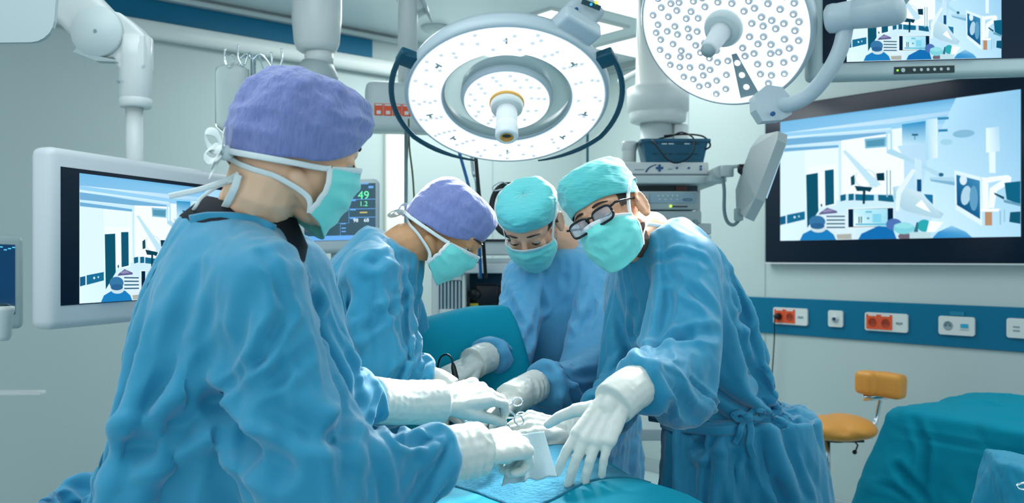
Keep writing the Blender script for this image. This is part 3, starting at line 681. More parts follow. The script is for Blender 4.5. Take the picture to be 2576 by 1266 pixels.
# upper right monitor on a boom
def flatmon(name, label, bl, brr, h, th, bz, scr, picwin, matb, group=None, cat='monitor'):
    ux = (brr-bl); Wm = ux.length; ux.normalize(); nn = UP.cross(ux)*-1 if UP.cross(ux).y > 0 else UP.cross(ux)
    t = thing(name, label, cat, bl, group); c = bl+ux*(Wm/2)+UP*(h/2)
    m = MB(); m.box(c-nn*(th/2), (Wm, th, h), (ux, nn, UP), min(.02, th*.45)); m.build('housing', matb, t)
    return t, ux, nn, c, Wm
bl = P(2040, 203, 2.50); br_ = P(2640, 186, 2.56)
t, ux, nn, c, Wm = flatmon('ceiling_monitor', 'pale framed monitor in the top right corner with a dark button strip', bl, br_, .42, .06, .03, None, None, M_bezel2)
s0 = bl+ux*.035+UP*.048; SW = Wm-.07
m = MB(); m.box(s0+ux*(SW/2)+UP*.17+nn*.001, (SW, .004, .34), (ux, nn, UP)); m.build('screen_panel', M_screen, t)
pw = (2540-2132)/FPX*2.51; p0 = bl+ux*((2132-2040)/FPX*2.5)+UP*.050
picture('screen_picture', t, p0+UP*(pw/1.60)*1.0+nn*.0035, ux*pw, -UP*(pw/1.60), nn, (0, 0, 1, 1))
bs = bl+ux*((2338-2040)/FPX*2.5)+UP*.022
m = MB(); m.box(bs+nn*.001, (.182, .003, .021), (ux, nn, UP), .001); bsn = m.build('button_strip', mat('button_strip_dark', '#0a2a2c', .3), t)
for i, (dx, r) in enumerate([(-.066, .0062), (-.032, .0045), (-.011, .0045), (.009, .0045), (.029, .0045), (.049, .0045), (.070, .0045)]):
    m = MB(); m.cyl(bs+ux*dx+nn*.0025, bs+ux*dx+nn*.0045, r, n=14); m.build('button', M_grey, bsn)
m = MB(); m.cyl(bs-ux*.082+nn*.0025, bs-ux*.082+nn*.004, .0028, n=12); m.build('power_led', mat_emit('green_led', '#8cff3a', 1.6), bsn)
m = MB(); m.box(c-nn*.10+UP*.05, (.2, .08, .2), (ux, nn, UP), .01); m.cyl(c-nn*.12+UP*.1, Vector((c.x, c.y, CEIL))-nn*.12, .035); m.build('mounting_pole', M_pale, t)
# left monitor on the boom
bl = P(128, 832, 1.98); brv = Vector((P(625, 500, 2.72).x, 2.72, bl.z)); hm = P(128, 366, 1.98).z-bl.z
t, ux, nn, c, Wm = flatmon('boom_monitor', 'big white framed monitor hanging at left, showing the operating room', bl, brv, hm, .065, .03, None, None, M_bezel)
lm = t
s0 = bl+ux*.028+UP*.055; SW = Wm-.056; SH = hm-.10
m = MB(); m.box(s0+ux*(SW/2)+UP*(SH/2)+nn*.0005, (SW, .003, SH), (ux, nn, UP)); m.build('screen_panel', M_screen, t)
po = bl+ux*.082+UP*(.055+SH-.010); picture('screen_picture', t, po+nn*.0022, ux*(SW-.10), -UP*(SH-.012), nn)
# boom arm
mbk = P(337, 400, 2.42)
ba = thing('ceiling_boom_arm', 'white jointed ceiling boom arm carrying the big left monitor', 'boom arm', (mbk.x, mbk.y, bl.z+hm*.5))
Yb = 2.36; m = MB(); top = P(338, 268, Yb); m.cyl(P(338, 520, Yb), top, .0225, n=28); m.build('drop_tube', M_white, ba)
m = MB(); a = P(341, 272, Yb); m.lathe(a-V(0, .0, 0), UP, [(.038, 0), (.0425, .004), (.0425, .022), (.0415, .024), (.0415, .0265), (.0425, .028), (.0425, .135), (.0425, .19)], 36); m.build('swivel_housing', M_white, ba)
m = MB(); jc = P(262, 90, Yb); poly = [(-.005, .066), (.055, .055), (.094, .024), (.1215, -.004), (.1215, -.09), (.043, -.09), (.043, -.066), (-.01, -.070), (-.05, -.05), (-.06, .0)]
m.prism([(x, z) for x, z in poly], jc+Vector((0, .034, 0)), Vector((1, 0, 0)), UP, .068, Vector((0, -1, 0))); m.cyl(a+UP*.06, a+UP*.17, .0425); mesh_obj(blob(m, .004, 7), 'elbow_housing', M_white, ba)
m = MB(); m.lathe(jc+Vector((0, -.034, 0)), (0, -1, 0), [(.068, 0), (.068, .012), (.066, .016), (.0001, .017)], 48)
jd = m.build('joint_cover', M_pale, ba); m = MB(); m.cyl(jc+Vector((0, -.049, 0)), jc+Vector((0, -.053, 0)), .0045); m.build('screw', M_ink, jd)
m = MB(); m.cyl(P(316, 214, Yb)-Vector((0, .042, 0)), P(316, 214, Yb)-Vector((0, .046, 0)), .004); m.build('screw', M_ink, ba)
m = MB(); d = (P(60, -120, Yb-.05)-jc).normalized(); e = jc+d*.75; nrm = d.cross(Vector((0, 1, 0))).normalized()
m.box((jc+e)/2+Vector((0, .012, 0)), ((e-jc).length, .075, .125), (d, Vector((0, 1, 0)), nrm), .02); m.build('upper_arm', M_white, ba)
m = MB(); m.cyl(Vector((e.x, e.y, e.z-.05)), Vector((e.x, e.y, CEIL)), .06); m.build('ceiling_post', M_white, ba)
m = MB(); m.prism([(-.03, .0), (.02, -.02), (.07, -.03), (.075, -.036), (.02, -.034), (-.04, -.01)], jc+UP*-.045-V(.02, .02, 0), V(1, 0, 0), UP, .03, V(0, -1, 0)); m.build('joint_guard', M_grey, ba)
# grey lamp back at the far top left
m = MB(); c = P(20, -10, 2.0); dd = thing('lamp_head', 'grey rounded lamp head cut off by the top left corner', 'lamp', (c.x, c.y, c.z-.1))
m.prism([(x, z) for x, z in rpoly(.24, .23, .05)], c, V(1, -.05, 0).normalized(), V(0, .15, 1).normalized(), .012, V(0, -1, 0)); m.build('shell', M_grey, dd)
m = MB(); m.tube([c+V(-.20+.2*math.cos(a), -.014, .0+.09*math.sin(a)) for a in [x*.1 for x in range(0, 14)]], .002, 6); m.build('seam', M_ink, dd)
m = MB(); mc = P(120, 68, 2.0)-V(0, .022, 0); m.box(mc-V(.008, -.002, -.006), (.017, .003, .007), (V(.6, 0, -.8), V(0, 1, 0), V(.8, 0, .6)), .001); m.build('maker_mark', M_ink, dd)
m = MB(); m.cyl(c-V(.05, 0, -.06), V(c.x-.05, c.y, CEIL), .03); m.build('support_post', M_grey, dd)
# small monitor at far left with a probe holder, shelf edge
bl = P(-190, 832, 2.45); br_ = P(62, 828, 2.62)
t, ux, nn, c, Wm = flatmon('side_monitor', 'small grey framed monitor cut off by the left edge', bl, br_, .28, .04, .02, None, None, M_bezel2)
m = MB(); m.box(bl+ux*(Wm/2-.005)+UP*.148+nn*.001, (Wm-.042, .003, .206), (ux, nn, UP)); m.build('screen_panel', mat('ultrasound_screen', '#04263f', .1, emit='#0a3c66', estr=.55, vary=.5, vscale=20), t)
m = MB()
for i in range(9): m.box(bl+ux*(Wm-.03-.011*i)+UP*(.243-.004*(i % 3))+nn*.0035, (.008, .001, .003), (ux, nn, UP))
m.build('screen_text', mat_emit('screen_text_cyan', '#5fd0ff', .9), t)
q_ = c-nn*.06; m = MB(); m.cyl(q_-UP*.05, V(q_.x, q_.y, CEIL), .03); m.build('ceiling_pole', M_grey, t)
c = P(2, 812, 2.2); t = thing('probe_holder', 'white cup-shaped probe holder with a dark oval top at the left edge', 'holder', (c.x, c.y, c.z-.05))
m = MB(); m.lathe(c-UP*.045, UP, [(.018, 0), (.024, .01), (.026, .06), (.031, .075), (.031, .085), (.024, .087)], 28); m.build('cup', M_white, t)
m = MB(); m.cap_sphere(c+UP*.043, .023, .023, .006); m.build('cup_top', M_dark, t)
m = MB(); m.box(c-V(.08, 0, .02), (.12, .02, .02), None, .004); m.cyl(c-V(.13, 0, 0), V(c.x-.13, c.y, 0), .012); m.build('bracket', M_grey, t)
a = P(-60, 992, 3.2); b_ = P(103, 990, 3.2); t = thing('wall_shelf', 'thin white shelf edge low on the left', 'shelf', a)
m = MB(); m.box((a+b_)/2+V(0, .02, 0), ((b_-a).length, .04, .018), None, .005); m.build('shelf_board', M_white, t)
m = MB(); m.cyl(a+V(.03, .02, 0), V(a.x+.03, a.y+.02, 0), .02); m.build('shelf_post', M_white, t)
c = P(150, 1262, 2.6); m = MB(); m.box(V(c.x-.12, c.y-.1, c.z/2-.005), (.4, .12, c.z-.01), (V(.96, -.2, 0).normalized(), V(.2, .96, 0).normalized(), UP), .01)
tag(m.build('white_cart', M_white), 'white cart whose top edge just shows at the bottom left', 'cart')
# ------------------------------------------------------------------ ceiling pendants
cp = P(797, 60, 3.2); t = thing('ceiling_column', 'thick grey ceiling column above the woman with the purple cap', 'ceiling column', (cp.x, cp.y, CEIL))
m = MB(); z0 = P(797, 132, 3.2).z
m.lathe(V(cp.x, cp.y, z0), UP, [(.060, 0), (.072, .008), (.078, .024), (.0795, .027), (.0795, .030), (.082, .034), (.090, .12), (.090, CEIL-z0)], 40); m.build('column_shell', M_white, t)
m = MB(); m.cyl(V(cp.x+.008, cp.y, P(0, 168, 3.2).z), V(cp.x+.008, cp.y, z0+.01), .052); m.build('lower_tube', M_white, t)
m = MB(); m.lathe(V(cp.x-.005, cp.y, P(0, 215, 3.2).z), V(.1, 0, 1), [(.085, 0), (.075, .05), (.055, .085)], 32); m.build('lower_cone', M_grey, t)
cp = P(1035, 25, 3.6); t = thing('ceiling_bracket', 'grey angled ceiling bracket at the top, left of the big lamp', 'bracket', (cp.x, cp.y, CEIL))
m = MB(); m.box(cp+V(0, 0, .03), (.10, .10, .12), (V(.85, 0, .5), V(0, 1, 0), V(-.5, 0, .85)), .01); m.build('bracket_body', M_pale, t)
m = MB(); m.cyl(cp+V(-.01, 0, .05), V(cp.x-.01, cp.y, CEIL), .03); m.build('bracket_rod', M_pale, t)
m = MB(); m.box(cp+V(.055, -.0, .005), (.006, .11, .10), (V(.85, 0, .5), V(0, 1, 0), V(-.5, 0, .85)), .002); m.build('end_cap', M_grey, t)
cp = P(1655, 300, 4.3); t = thing('supply_pendant', 'pale round ceiling pendant behind the lamp of clear lenses', 'ceiling pendant', (cp.x, cp.y, CEIL))
m = MB(); z0 = P(0, 312, 4.3).z; m.lathe(V(cp.x, cp.y, z0), UP, [(.11, 0), (.135, .01), (.14, .05), (.137, .055), (.150, .06), (.152, .17), (.11, .19), (.10, CEIL-z0)], 40); m.build('pendant_collar', M_white, t)
m = MB(); m.cyl(V(cp.x-.01, cp.y, .9), V(cp.x-.01, cp.y, z0+.02), .078); m.build('pendant_tube', M_pale, t)
m = MB(); m.box(V(cp.x+.11, cp.y+.03, (z0+.9)/2), (.07, .10, z0-.9), None, .01); m.build('side_duct', M_white, t)
a = P(1560, 205, 4.6); b_ = P(1690, 135, 4.2); m = MB(); m.tube([a, b_, b_+(b_-a)*1.5], .016, 12); m.cyl(b_+(b_-a)*1.5, V((b_+(b_-a)*1.5).x, (b_+(b_-a)*1.5).y, CEIL), .02)
tag(m.build('ceiling_rod', M_white), 'slanting white rod under the ceiling between the two surgical lamps', 'rod')
# socket box hanging beside the lamp
c = P(990, 268, 3.5); t = thing('socket_pendant', 'pale hanging box with a row of orange sockets behind the dark lamp handle', 'pendant', (c.x, c.y, c.z-.1))
m = MB(); m.box(c+V(.03, .05, 0), (.30, .14, .20), (V(.98, .2, 0), V(-.2, .98, 0), UP), .03); m.build('pendant_box', M_pale, t)
m = MB(); m.cyl(c+V(.05, .06, .09), V(c.x+.05, c.y+.06, CEIL), .04); m.build('pendant_pole', M_white, t)
ux = V(.98, .2, 0).normalized(); nn = V(.2, -.98, 0).normalized()
for i in range(4):
    q = P(952+23*i, 281, 3.4)+nn*.02; q = c+ux*((952+23*i-990)/FPX*3.5)+UP*(-.018)+nn*.026
    m = MB(); m.box(q, (.034, .008, .048), (ux, nn, UP), .002); r = m.build('socket_insert', M_red, t)
    m = MB(); m.box(q+UP*.018+nn*.004, (.026, .002, .006), (ux, nn, UP)); m.box(q-UP*.012+nn*.004, (.016, .002, .014), (ux, nn, UP)); m.build('label_strip', M_white, r)
m = MB(); m.box(c+ux*(-.01)+UP*.072+nn*.022, (.05, .002, .014), (ux, nn, UP)); m.build('sticker', mat('faded_yellow', '#d8dca8', .6), t)
# ------------------------------------------------------------------ infusion stands, bottle
def stand(name, label, px, Y, ztop, r, matx, hooks=True, group=None):
    c = P(px, 500, Y); t = thing(name, label, 'stand', (c.x, Y, 0), group); m = MB(); m.cyl((c.x, Y, .04), (c.x, Y, ztop), r, n=14); m.build('pole', matx, t)
    m = MB()
    for i in range(5):
        a = i*1.2566+.3; m.tube([V(c.x, Y, .08), V(c.x+.14*math.cos(a), Y+.14*math.sin(a), .06), V(c.x+.27*math.cos(a), Y+.27*math.sin(a), .03)], .012, 8)
    m.build('base', matx, t)
    for i in range(5):
        a = i*1.2566+.3; m = MB(); m.cap_sphere((c.x+.27*math.cos(a), Y+.27*math.sin(a), .02), .02); m.build('castor', M_black, t)
    return t, V(c.x, Y, ztop)
t, tp = stand('infusion_stand', 'chrome infusion stand with curly hooks behind the purple capped woman at left', 637, 2.85, P(0, 150, 2.85).z, .009, M_chrome)
for sg, (dx, dy) in ((-1, (-.082, 0)), (1, (.082, 0)), (1, (.034, .05)), (-1, (-.022, -.05))):
    m = MB(); e = tp+V(dx, dy, 0); m.tube(bez([tp-UP*.0, tp+V(dx*.25, dy*.25, .018), tp+V(dx*.5, dy*.5, .004), tp+V(dx*.8, dy*.8, -.03), e+V(0, 0, -.028), e+V(sg*.012, 0, 0), e+V(sg*.010, 0, .035)], 30), .0035, 8); m.build('hook', M_chrome, t)
c = P(585, 240, 2.83); bt = thing('infusion_bottle', 'translucent white infusion bottle hanging on the chrome stand', 'bottle', c)
m = MB(); m.loft([(c+UP*z, V(rx*1.14, 0, 0), V(0, ry*1.14, 0)) for z, rx, ry in ((-.128, .016, .014), (-.121, .026, .022), (-.104, .044, .03), (-.09, .046, .032), (.072, .046, .032), (.086, .044, .03), (.095, .03, .02), (.097, .01, .01))], 32, True, True, 3.2); m.build('bottle_body', M_clear, bt)
m = MB(); m.cyl(c+UP*.095, c+UP*.118, .004); m.tube([c+V(.007*math.cos(a), 0, .124+.007*math.sin(a)) for a in [x*.7 for x in range(10)]], .0022, 6); m.build('hanger_loop', M_pale, bt)
m = MB(); m.cyl(c-UP*.125, c-UP*.15, .013); m.cyl(c-UP*.15, c-UP*.19, .008); m.build('drip_port', M_pale, bt)
t, tp = stand('infusion_stand', 'thin steel pole rising left of the middle surgeon in the purple cap', 1022, 3.3, P(0, 330, 3.3).z, .008, M_steel)
# hoses and cords hanging behind the lamp
def hose(name, pts, r, matx, label, cat='cable'):
    m = MB(); m.tube(bez(pts, 30), r, 10); return tag(m.build(name, matx), label, cat)
hose('cable', [P(1028, 300, 3.35), P(1030, 370, 3.3), P(1038, 440, 3.25), P(1043, 520, 3.2), P(1050, 640, 3.1)], .0035, mat('olive_cable', '#4a5b3c', .5), 'thin olive cable beside the steel pole, above the purple cap')
hose('hose', [P(1140, 330, 3.2), P(1160, 400, 3.2), P(1178, 465, 3.2), P(1200, 560, 3.2), P(1210, 700, 3.3)], .006, mat('blue_hose', '#0d5f9e', .4), 'blue hose hanging just below the big lamp')
hose('hose', [P(1180, 330, 3.25), P(1190, 430, 3.25), P(1200, 480, 3.25), P(1205, 700, 3.4)], .006, M_steel, 'thin grey hose between the blue and the black one')
hose('hose', [P(1192, 330, 3.2), P(1198, 410, 3.2), P(1203, 465, 3.2), P(1212, 560, 3.2), P(1222, 700, 3.3)], .007, M_black, 'straight black hose hanging below the big lamp')
hose('breathing_hose', [P(1300, 465, 3.15), P(1262, 468, 3.1), P(1240, 500, 3.1), P(1238, 545, 3.1), P(1258, 580, 3.1), P(1290, 600, 3.1), P(1300, 630, 3.15)], .010, M_black, 'thick black hose curving around behind the teal cap of the middle surgeon', 'hose')
hose('cable', [P(1285, 470, 3.05), P(1262, 458, 3.05), P(1240, 470, 3.05), P(1244, 480, 3.05), P(1265, 476, 3.05)], .0025, M_steel, 'thin looped wire above the black breathing hose', 'wire')
hose('cable', [P(1478, 330, 3.9), P(1478, 420, 3.9), P(1479, 520, 3.9), P(1480, 700, 3.9)], .006, mat('teal_cable', '#2f6f7c', .5), 'dark vertical cable right of the big lamp')
# ------------------------------------------------------------------ vital signs monitor
bl = P(752, 640, 3.0); br_ = P(956, 634, 3.06); t, ux, nn, c, Wm = flatmon('patient_monitor', 'patient monitor with green number 49 behind the two purple caps', bl, br_, .258, .08, .02, None, None, M_pale)
s0 = bl+ux*.018+UP*.045; SW = Wm-.034; SH = .196
m = MB(); m.box(s0+ux*(SW/2)+UP*(SH/2)+nn*.0005, (SW, .003, SH), (ux, nn, UP)); sp = m.build('screen_panel', mat('monitor_display', '#16333f', .12, emit='#27505f', estr=.55), t)
def sc(u, v, z=.0025): return s0+ux*(SW*u)+UP*(SH*(1-v))+nn*z
m = MB()
for (u0, v0, u1, v1) in ((0, .92, 1, 1), (.62, 0, .9, .02), (.62, .28, 1, .29), (.62, .45, 1, .46), (.62, .60, 1, .61), (0, .70, .62, .705), (.26, .70, .265, .92), (.5, .70, .505, .92), (.62, 0, .625, .7), (.66, .2, .72, .215), (.64, .29, .72, .315), (.64, .46, .72, .48), (.64, .61, .72, .63), (.02, .70, .08, .72), (.27, .70, .34, .72), (.51, .70, .58, .72), (.52, .78, .58, .80), (.52, .84, .58, .86), (.9, .05, .97, .09)):
    m.prism([(0, 0), (SW*(u1-u0), 0), (SW*(u1-u0), SH*(v1-v0)), (0, SH*(v1-v0))], sc(u0, v1), ux, UP, .0006, nn)
m.build('display_lines', mat_emit('display_pale_blue', '#6fb4ff', .75), t)
m = MB()
tr = [(-.5, 0)]+[(x/14, math.sin(x*2.1)*.15+(1.0 if x % 7 == 3 else 0)) for x in range(1, 14)]
for r_ in (.12, .30, .48): m.tube([sc(.03+.55*i/40, r_+.03*(-1.6 if i % 10 == 5 else (.8 if i % 10 == 6 else .1*math.sin(i)))) for i in range(41)], .0008, 4)
m.build('waveform', mat_emit('display_green', '#5fe0a0', .5), t)
def text(name, s, c, ux, uy, size, matx, parent, depth=.0006, align='CENTER'):
    cu = bpy.data.curves.new(name, 'FONT'); cu.body = s; cu.size = size; cu.align_x = align; cu.align_y = 'CENTER'; cu.extrude = depth
    o = bpy.data.objects.new(name, cu); COL.objects.link(o); dg = bpy.context.evaluated_depsgraph_get(); me = bpy.data.meshes.new_from_object(o.evaluated_get(dg)); bpy.data.objects.remove(o)
    n = ux.cross(uy); M = Matrix((ux, uy, n)).transposed().to_4x4(); M.translation = c-woff(parent); me.transform(M); me.materials.clear(); me.materials.append(matx)
    ob = bpy.data.objects.new(name, me); COL.objects.link(ob); ob.parent = parent; return ob
G = mat_emit('display_number_green', '#6ff2b0', 1.0); Wt = mat_emit('display_number_white', '#dff2ff', 1.0)
text('display_number', '49', sc(.83, .22), ux, UP, .040, G, t); text('display_number', '1.2', sc(.83, .37), ux, UP, .024, G, t)
text('display_number', '98', sc(.72, .66), ux, UP, .018, Wt, t); text('display_number', '68', sc(.87, .66), ux, UP, .018, Wt, t)
m = MB(); m.prism(rpoly(.026, .005, .001), sc(.83, .52), ux, UP, .0006, nn); m.build('display_bar', mat_emit('display_yellow', '#c9c07a', .8), t)
m = MB(); m.tube([sc(.02+.22*i/12, .82+(.03 if i % 2 else -.01)*(i in (5, 6, 7))) for i in range(13)], .0008, 4); m.build('red_trace', mat_emit('display_red', '#d05a4a', .7), t)
m = MB(); m.cyl(c-nn*.06-UP*.1, V(c.x, c.y+.08, .05), .03); m.build('support', M_pale, t)
# ------------------------------------------------------------------ anaesthesia workstation in the middle distance
Ya = 3.35; t = thing('anaesthesia_machine', 'white anaesthesia workstation with shelf and louvred cabinet behind the surgeons', 'medical machine', (P(1190, 650, Ya).x, Ya+.2, 0))
zt = P(0, 608, Ya).z
def bx(x0, x1, y0, y1, Y0, dep, mt_, nm, par, bev=.006):
    a = P(x0, y1, Y0); b = P(x1, y0, Y0); m = MB(); m.box(((a.x+b.x)/2, Y0+dep/2, (a.z+b.z)/2), (b.x-a.x, dep, b.z-a.z), None, bev); return m.build(nm, mt_, par)
bx(1160, 1320, 606, 642, Ya, .34, M_white, 'top_drawer', t); bx(1210, 1330, 602, 608, Ya-.01, .3, M_black, 'top_mat', t, 0)
bx(1100, 1330, 650, 660, Ya-.01, .36, M_pale, 'shelf_rail', t, .003); bx(1085, 1330, 662, 688, Ya-.02, .4, M_white, 'work_shelf', t)
bx(1085, 1104, 688, 900, Ya, .4, M_white, 'side_panel', t); bx(1162, 1171, 688, 900, Ya, .4, M_white, 'side_panel', t); bx(1104, 1162, 688, 706, Ya, .4, M_white, 'cabinet_header', t)
bx(1104, 1162, 778, 1000, Ya, .4, M_white, 'cabinet_base', t); bx(1171, 1330, 790, 1000, Ya+.02, .38, M_pale, 'niche_base', t); bx(1171, 1330, 688, 800, Ya+.33, .02, M_navy, 'niche_back', t); bx(1268, 1330, 745, 800, Ya+.05, .2, M_white, 'niche_box', t)
bx(1104, 1162, 706, 780, Ya+.03, .01, M_grey, 'louvre_back', t, 0)
for i in range(6): bx(1107+9.2*i, 1112.5+9.2*i, 707, 779, Ya+.008, .02, mat('louvre_slat', '#a4bcc4', .4), 'louvre_slat', t, .002)
c = P(1193, 740, Ya+.10); t2 = thing('suction_regulator', 'black device with a round gauge and yellow base in the cabinet niche', 'medical device', (c.x, c.y, P(0, 790, Ya+.1).z))
m = MB(); m.lathe(c+V(0, .03, 0), (0, -1, 0), [(.024, 0), (.024, .05), (.020, .055), (.0001, .055)], 28); m.cyl(c+V(0, .03, 0), c+V(0, .03, -.06), .012); m.build('gauge', M_black, t2)
m = MB(); m.box(P(1193, 777, Ya+.10), (.034, .04, .045), None, .004); m.build('yellow_base', mat('yellow_plastic', '#c8b83a', .4), t2)
c = P(1225, 742, Ya+.14); m = MB(); m.box(c, (.09, .10, .085), None, .006); m.box(c+V(.04, 0, .01), (.10, .08, .055), None, .005); m.box(c+V(0, -.01, -.065), (.03, .03, .06), None, .003)
tag(m.build('black_pump', M_black), 'boxy black pump beside the round gauge in the niche', 'medical device')
# ------------------------------------------------------------------ endoscopy tower behind the man with glasses
Yt = 3.65; tw = thing('equipment_tower', 'pale equipment tower of shelves behind the man with glasses', 'equipment tower', (P(1690, 650, Yt).x, Yt+.2, 0))
bx(1572, 1812, 441, 462, Yt-.02, .42, M_pale, 'upper_shelf', tw); bx(1560, 1790, 592, 602, Yt-.02, .42, M_pale, 'lower_shelf', tw)
for x in (1572, 1752): bx(x, x+10, 462, 1110, Yt+.36, .03, M_grey, 'upright', tw, .003)
bx(1560, 1790, 1080, 1110, Yt-.02, .42, M_grey, 'tower_base', tw)
for x in (1575, 1780):
    for yy in (.02, .36):
        a = P(x, 500, Yt); m = MB(); m.cyl((a.x, Yt+yy, .0), (a.x, Yt+yy, .7), .014); m.build('leg', M_grey, tw)
bx(1602, 1755, 467, 481, Yt+.1, .2, mat('dark_stack', '#33454d', .5), 'dark_unit', tw, .002); bx(1700, 1728, 468, 480, Yt+.09, .02, mat('brown_label', '#6d4a48', .5), 'brown_mark', tw, 0)
u1 = thing('insufflator', 'white device with a blue cross and curved blue line, under the teal basket', 'medical device', P(1690, 441, Yt))
bx(1545, 1783, 408, 440, Yt, .34, M_white, 'device_case', u1); bx(1560, 1775, 437, 439, Yt-.001, .002, M_ink, 'seam', u1, 0)
fr = lambda x, y: P(x, y, Yt)-V(0, .002, 0)
m = MB(); X = V(1, 0, 0); s_ = Yt/FPX
m.box(fr(1659, 423), (18*s_, .003, 6*s_)); m.box(fr(1659, 423), (6*s_, .0032, 18*s_)); m.build('cross_mark', M_inkb, u1)
m = MB(); m.tube(bez([fr(1625, 433), fr(1630, 425), fr(1640, 418), fr(1652, 414)], 12), [.004-.0002*i for i in range(14)], 8); m.build('curved_mark', M_inkb, u1)
for x, y in ((1703, 423), (1733, 423), (1763, 419), (1763, 426)): m = MB(); m.cyl(fr(x, y)+V(0, .003, 0), fr(x, y)-V(0, .002, 0), 2.8*s_); m.build('button', M_inkb, u1)
m = MB(); m.box(fr(1608, 427), (24*s_, .002, 1.6*s_)); m.box(fr(1686, 426), (12*s_, .002, 1.4*s_)); m.build('name_line', M_ink, u1)
u2 = thing('light_source', 'grey device with blue key panel and small green lamp behind the man with glasses', 'medical device', P(1680, 592, Yt))
bx(1572, 1755, 481, 528, Yt, .34, M_grey, 'device_case', u2); bx(1634, 1749, 485, 511, Yt-.004, .006, mat('blue_grey_keypad', '#93b1bf', .4), 'key_panel', u2, .002)
for i in range(5): m = MB(); m.cyl(fr(1655+12*i, 493)+V(0, .0, 0), fr(1655+12*i, 493)-V(0, .006, 0), 2.6*s_, n=10); m.build('key', M_pale, u2)
for i in range(4): m = MB(); m.cyl(fr(1658+15*i, 502)+V(0, .0, 0), fr(1658+15*i, 502)-V(0, .006, 0), 2.6*s_, n=10); m.build('key', M_pale, u2)
m = MB(); m.tube([fr(1729+12*math.cos(a), 503+2.6*math.sin(a))-V(0, .004, 0) for a in [x*.35 for x in range(19)]], .0012, 6); m.build('oval_key', M_inkb, u2)
m = MB(); m.cyl(fr(1687, 519)+V(0, .002, 0), fr(1687, 519)-V(0, .003, 0), 3*s_, n=12); m.build('green_lamp', mat_emit('green_lamp_light', '#b8ff4a', 1.5), u2)
m = MB(); m.box(fr(1710, 520), (38*s_, .004, 3*s_)); m.build('card_slot', M_black, u2)
bx(1572, 1765, 531, 562, Yt, .34, M_grey, 'device_case_lower', u2); bx(1745, 1756, 552, 568, Yt-.01, .02, M_ink, 'lower_key', u2)
bx(1572, 1790, 562, 590, Yt, .34, M_grey, 'device_foot', u2)
# small white connector behind his ear
c = P(1615, 503, Yt-.02); m = MB(); m.box(c, (.03, .05, .022), None, .004); m.box(c-UP*.016, (.035, .05, .012), None, .004); tag(m.build('cable_plug', M_black), 'small black plug on the grey device right behind the ear', 'plug')
# canister left on top
c = P(1583, 408, Yt+.15); m = MB(); m.lathe(c, UP, [(.03, 0), (.03, .045), (.031, .05), (.034, .052), (.034, .085), (.028, .09)], 24); tag(m.build('canister', M_white), 'white lidded canister left of the teal basket', 'canister')
# basket
c = P(1690, 405, Yt+.13); kb = thing('plastic_basket', 'teal plastic basket with slotted sides on top of the equipment tower', 'basket', V(c.x, c.y, P(0, 408, Yt).z))
def ring(z, hw, hd): return [(c.x+x, c.y+y, z) for x, y in rpoly(hw*2, hd*2, .02, 4)]
zb_ = P(0, 406, Yt).z; zt_ = P(0, 347, Yt).z; m = MB(); R_ = [ring(zb_, .122, .085), ring(zt_-.012, .138, .10), ring(zt_-.012, .148, .108), ring(zt_, .148, .108), ring(zt_, .134, .096), ring(zb_+.006, .118, .081)]
nn_ = len(R_[0]); vs = [p for r in R_ for p in r]; fs = [(j*nn_+i, j*nn_+(i+1) % nn_, (j+1)*nn_+(i+1) % nn_, (j+1)*nn_+i) for j in range(5) for i in range(nn_)]; fs.append(list(range(nn_))[::-1]); fs.append([5*nn_+i for i in range(nn_)]); m.add(vs, fs, False); m.build('basket_shell', M_basket, kb)
for j, yv in enumerate((363, 388)):
    for i in range(6):
        q = P(1647+20*i+(3 if i % 2 else 0), yv, Yt+.018); q.y -= (.012 if j == 0 else .004); m = MB(); m.box(q, (.022, .006, .005), None, .001); m.build('slot', M_pale if j == 0 and i in (1, 2, 4) else M_dark, kb)
hose('cable', [P(1640, 352, Yt), P(1655, 372, Yt-.03), P(1680, 402, Yt-.03), P(1705, 410, Yt-.03), P(1735, 395, Yt-.03), P(1748, 365, Yt-.03), P(1742, 345, Yt), P(1715, 333, Yt+.02), P(1690, 342, Yt+.05), P(1650, 350, Yt+.1)], .0035, M_black, 'black cable looping over the front of the teal basket')
hose('cable', [P(1670, 342, Yt+.05), P(1720, 338, Yt+.05), P(1765, 342, Yt+.05), P(1784, 358, Yt+.03), P(1785, 370, Yt+.03), P(1770, 378, Yt+.05)], .004, M_black, 'black cable end hanging out of the right side of the basket')
# swivel monitor seen from behind, with arm and cable
c = P(1905, 440, 3.3); t = thing('swivel_monitor', 'tilted small monitor seen from behind, left of the large wall screen', 'monitor', P(1862, 560, 3.3))
a0, a1, a2, a3 = P(1912, 338, 3.42), P(1958, 330, 3.05), P(1880, 545, 3.05), P(1850, 530, 3.42)
m = MB(); poly = [P(1912, 340, 3.40), P(1958, 330, 3.10), P(1955, 352, 3.08), P(1900, 498, 3.10), P(1874, 548, 3.14), P(1862, 536, 3.38), P(1852, 525, 3.46), P(1850, 478, 3.46), P(1868, 425, 3.44), P(1888, 372, 3.42)]
nv = V(.80, -.05, -.35).normalized(); k_ = len(poly); m.add(poly+[p+nv*.035 for p in poly], [list(range(k_)), [k_+i for i in range(k_)][::-1]]+[(i, (i+1) % k_, k_+(i+1) % k_, k_+i) for i in range(k_)], False)
m.build('housing', M_grey, t)
m = MB(); m.add([p+nv*.037 for p in (P(1955, 350, 3.08), P(1905, 490, 3.12), P(1885, 470, 3.40), P(1925, 372, 3.36))], [(0, 1, 2, 3)]); m.build('screen_panel', mat_emit('side_screen_glow', '#a9d3ee', .8), t)
m = MB(); m.box(P(1858, 540, 3.4), (.03, .04, .05), None, .006); m.build('cable_socket', M_grey, t)
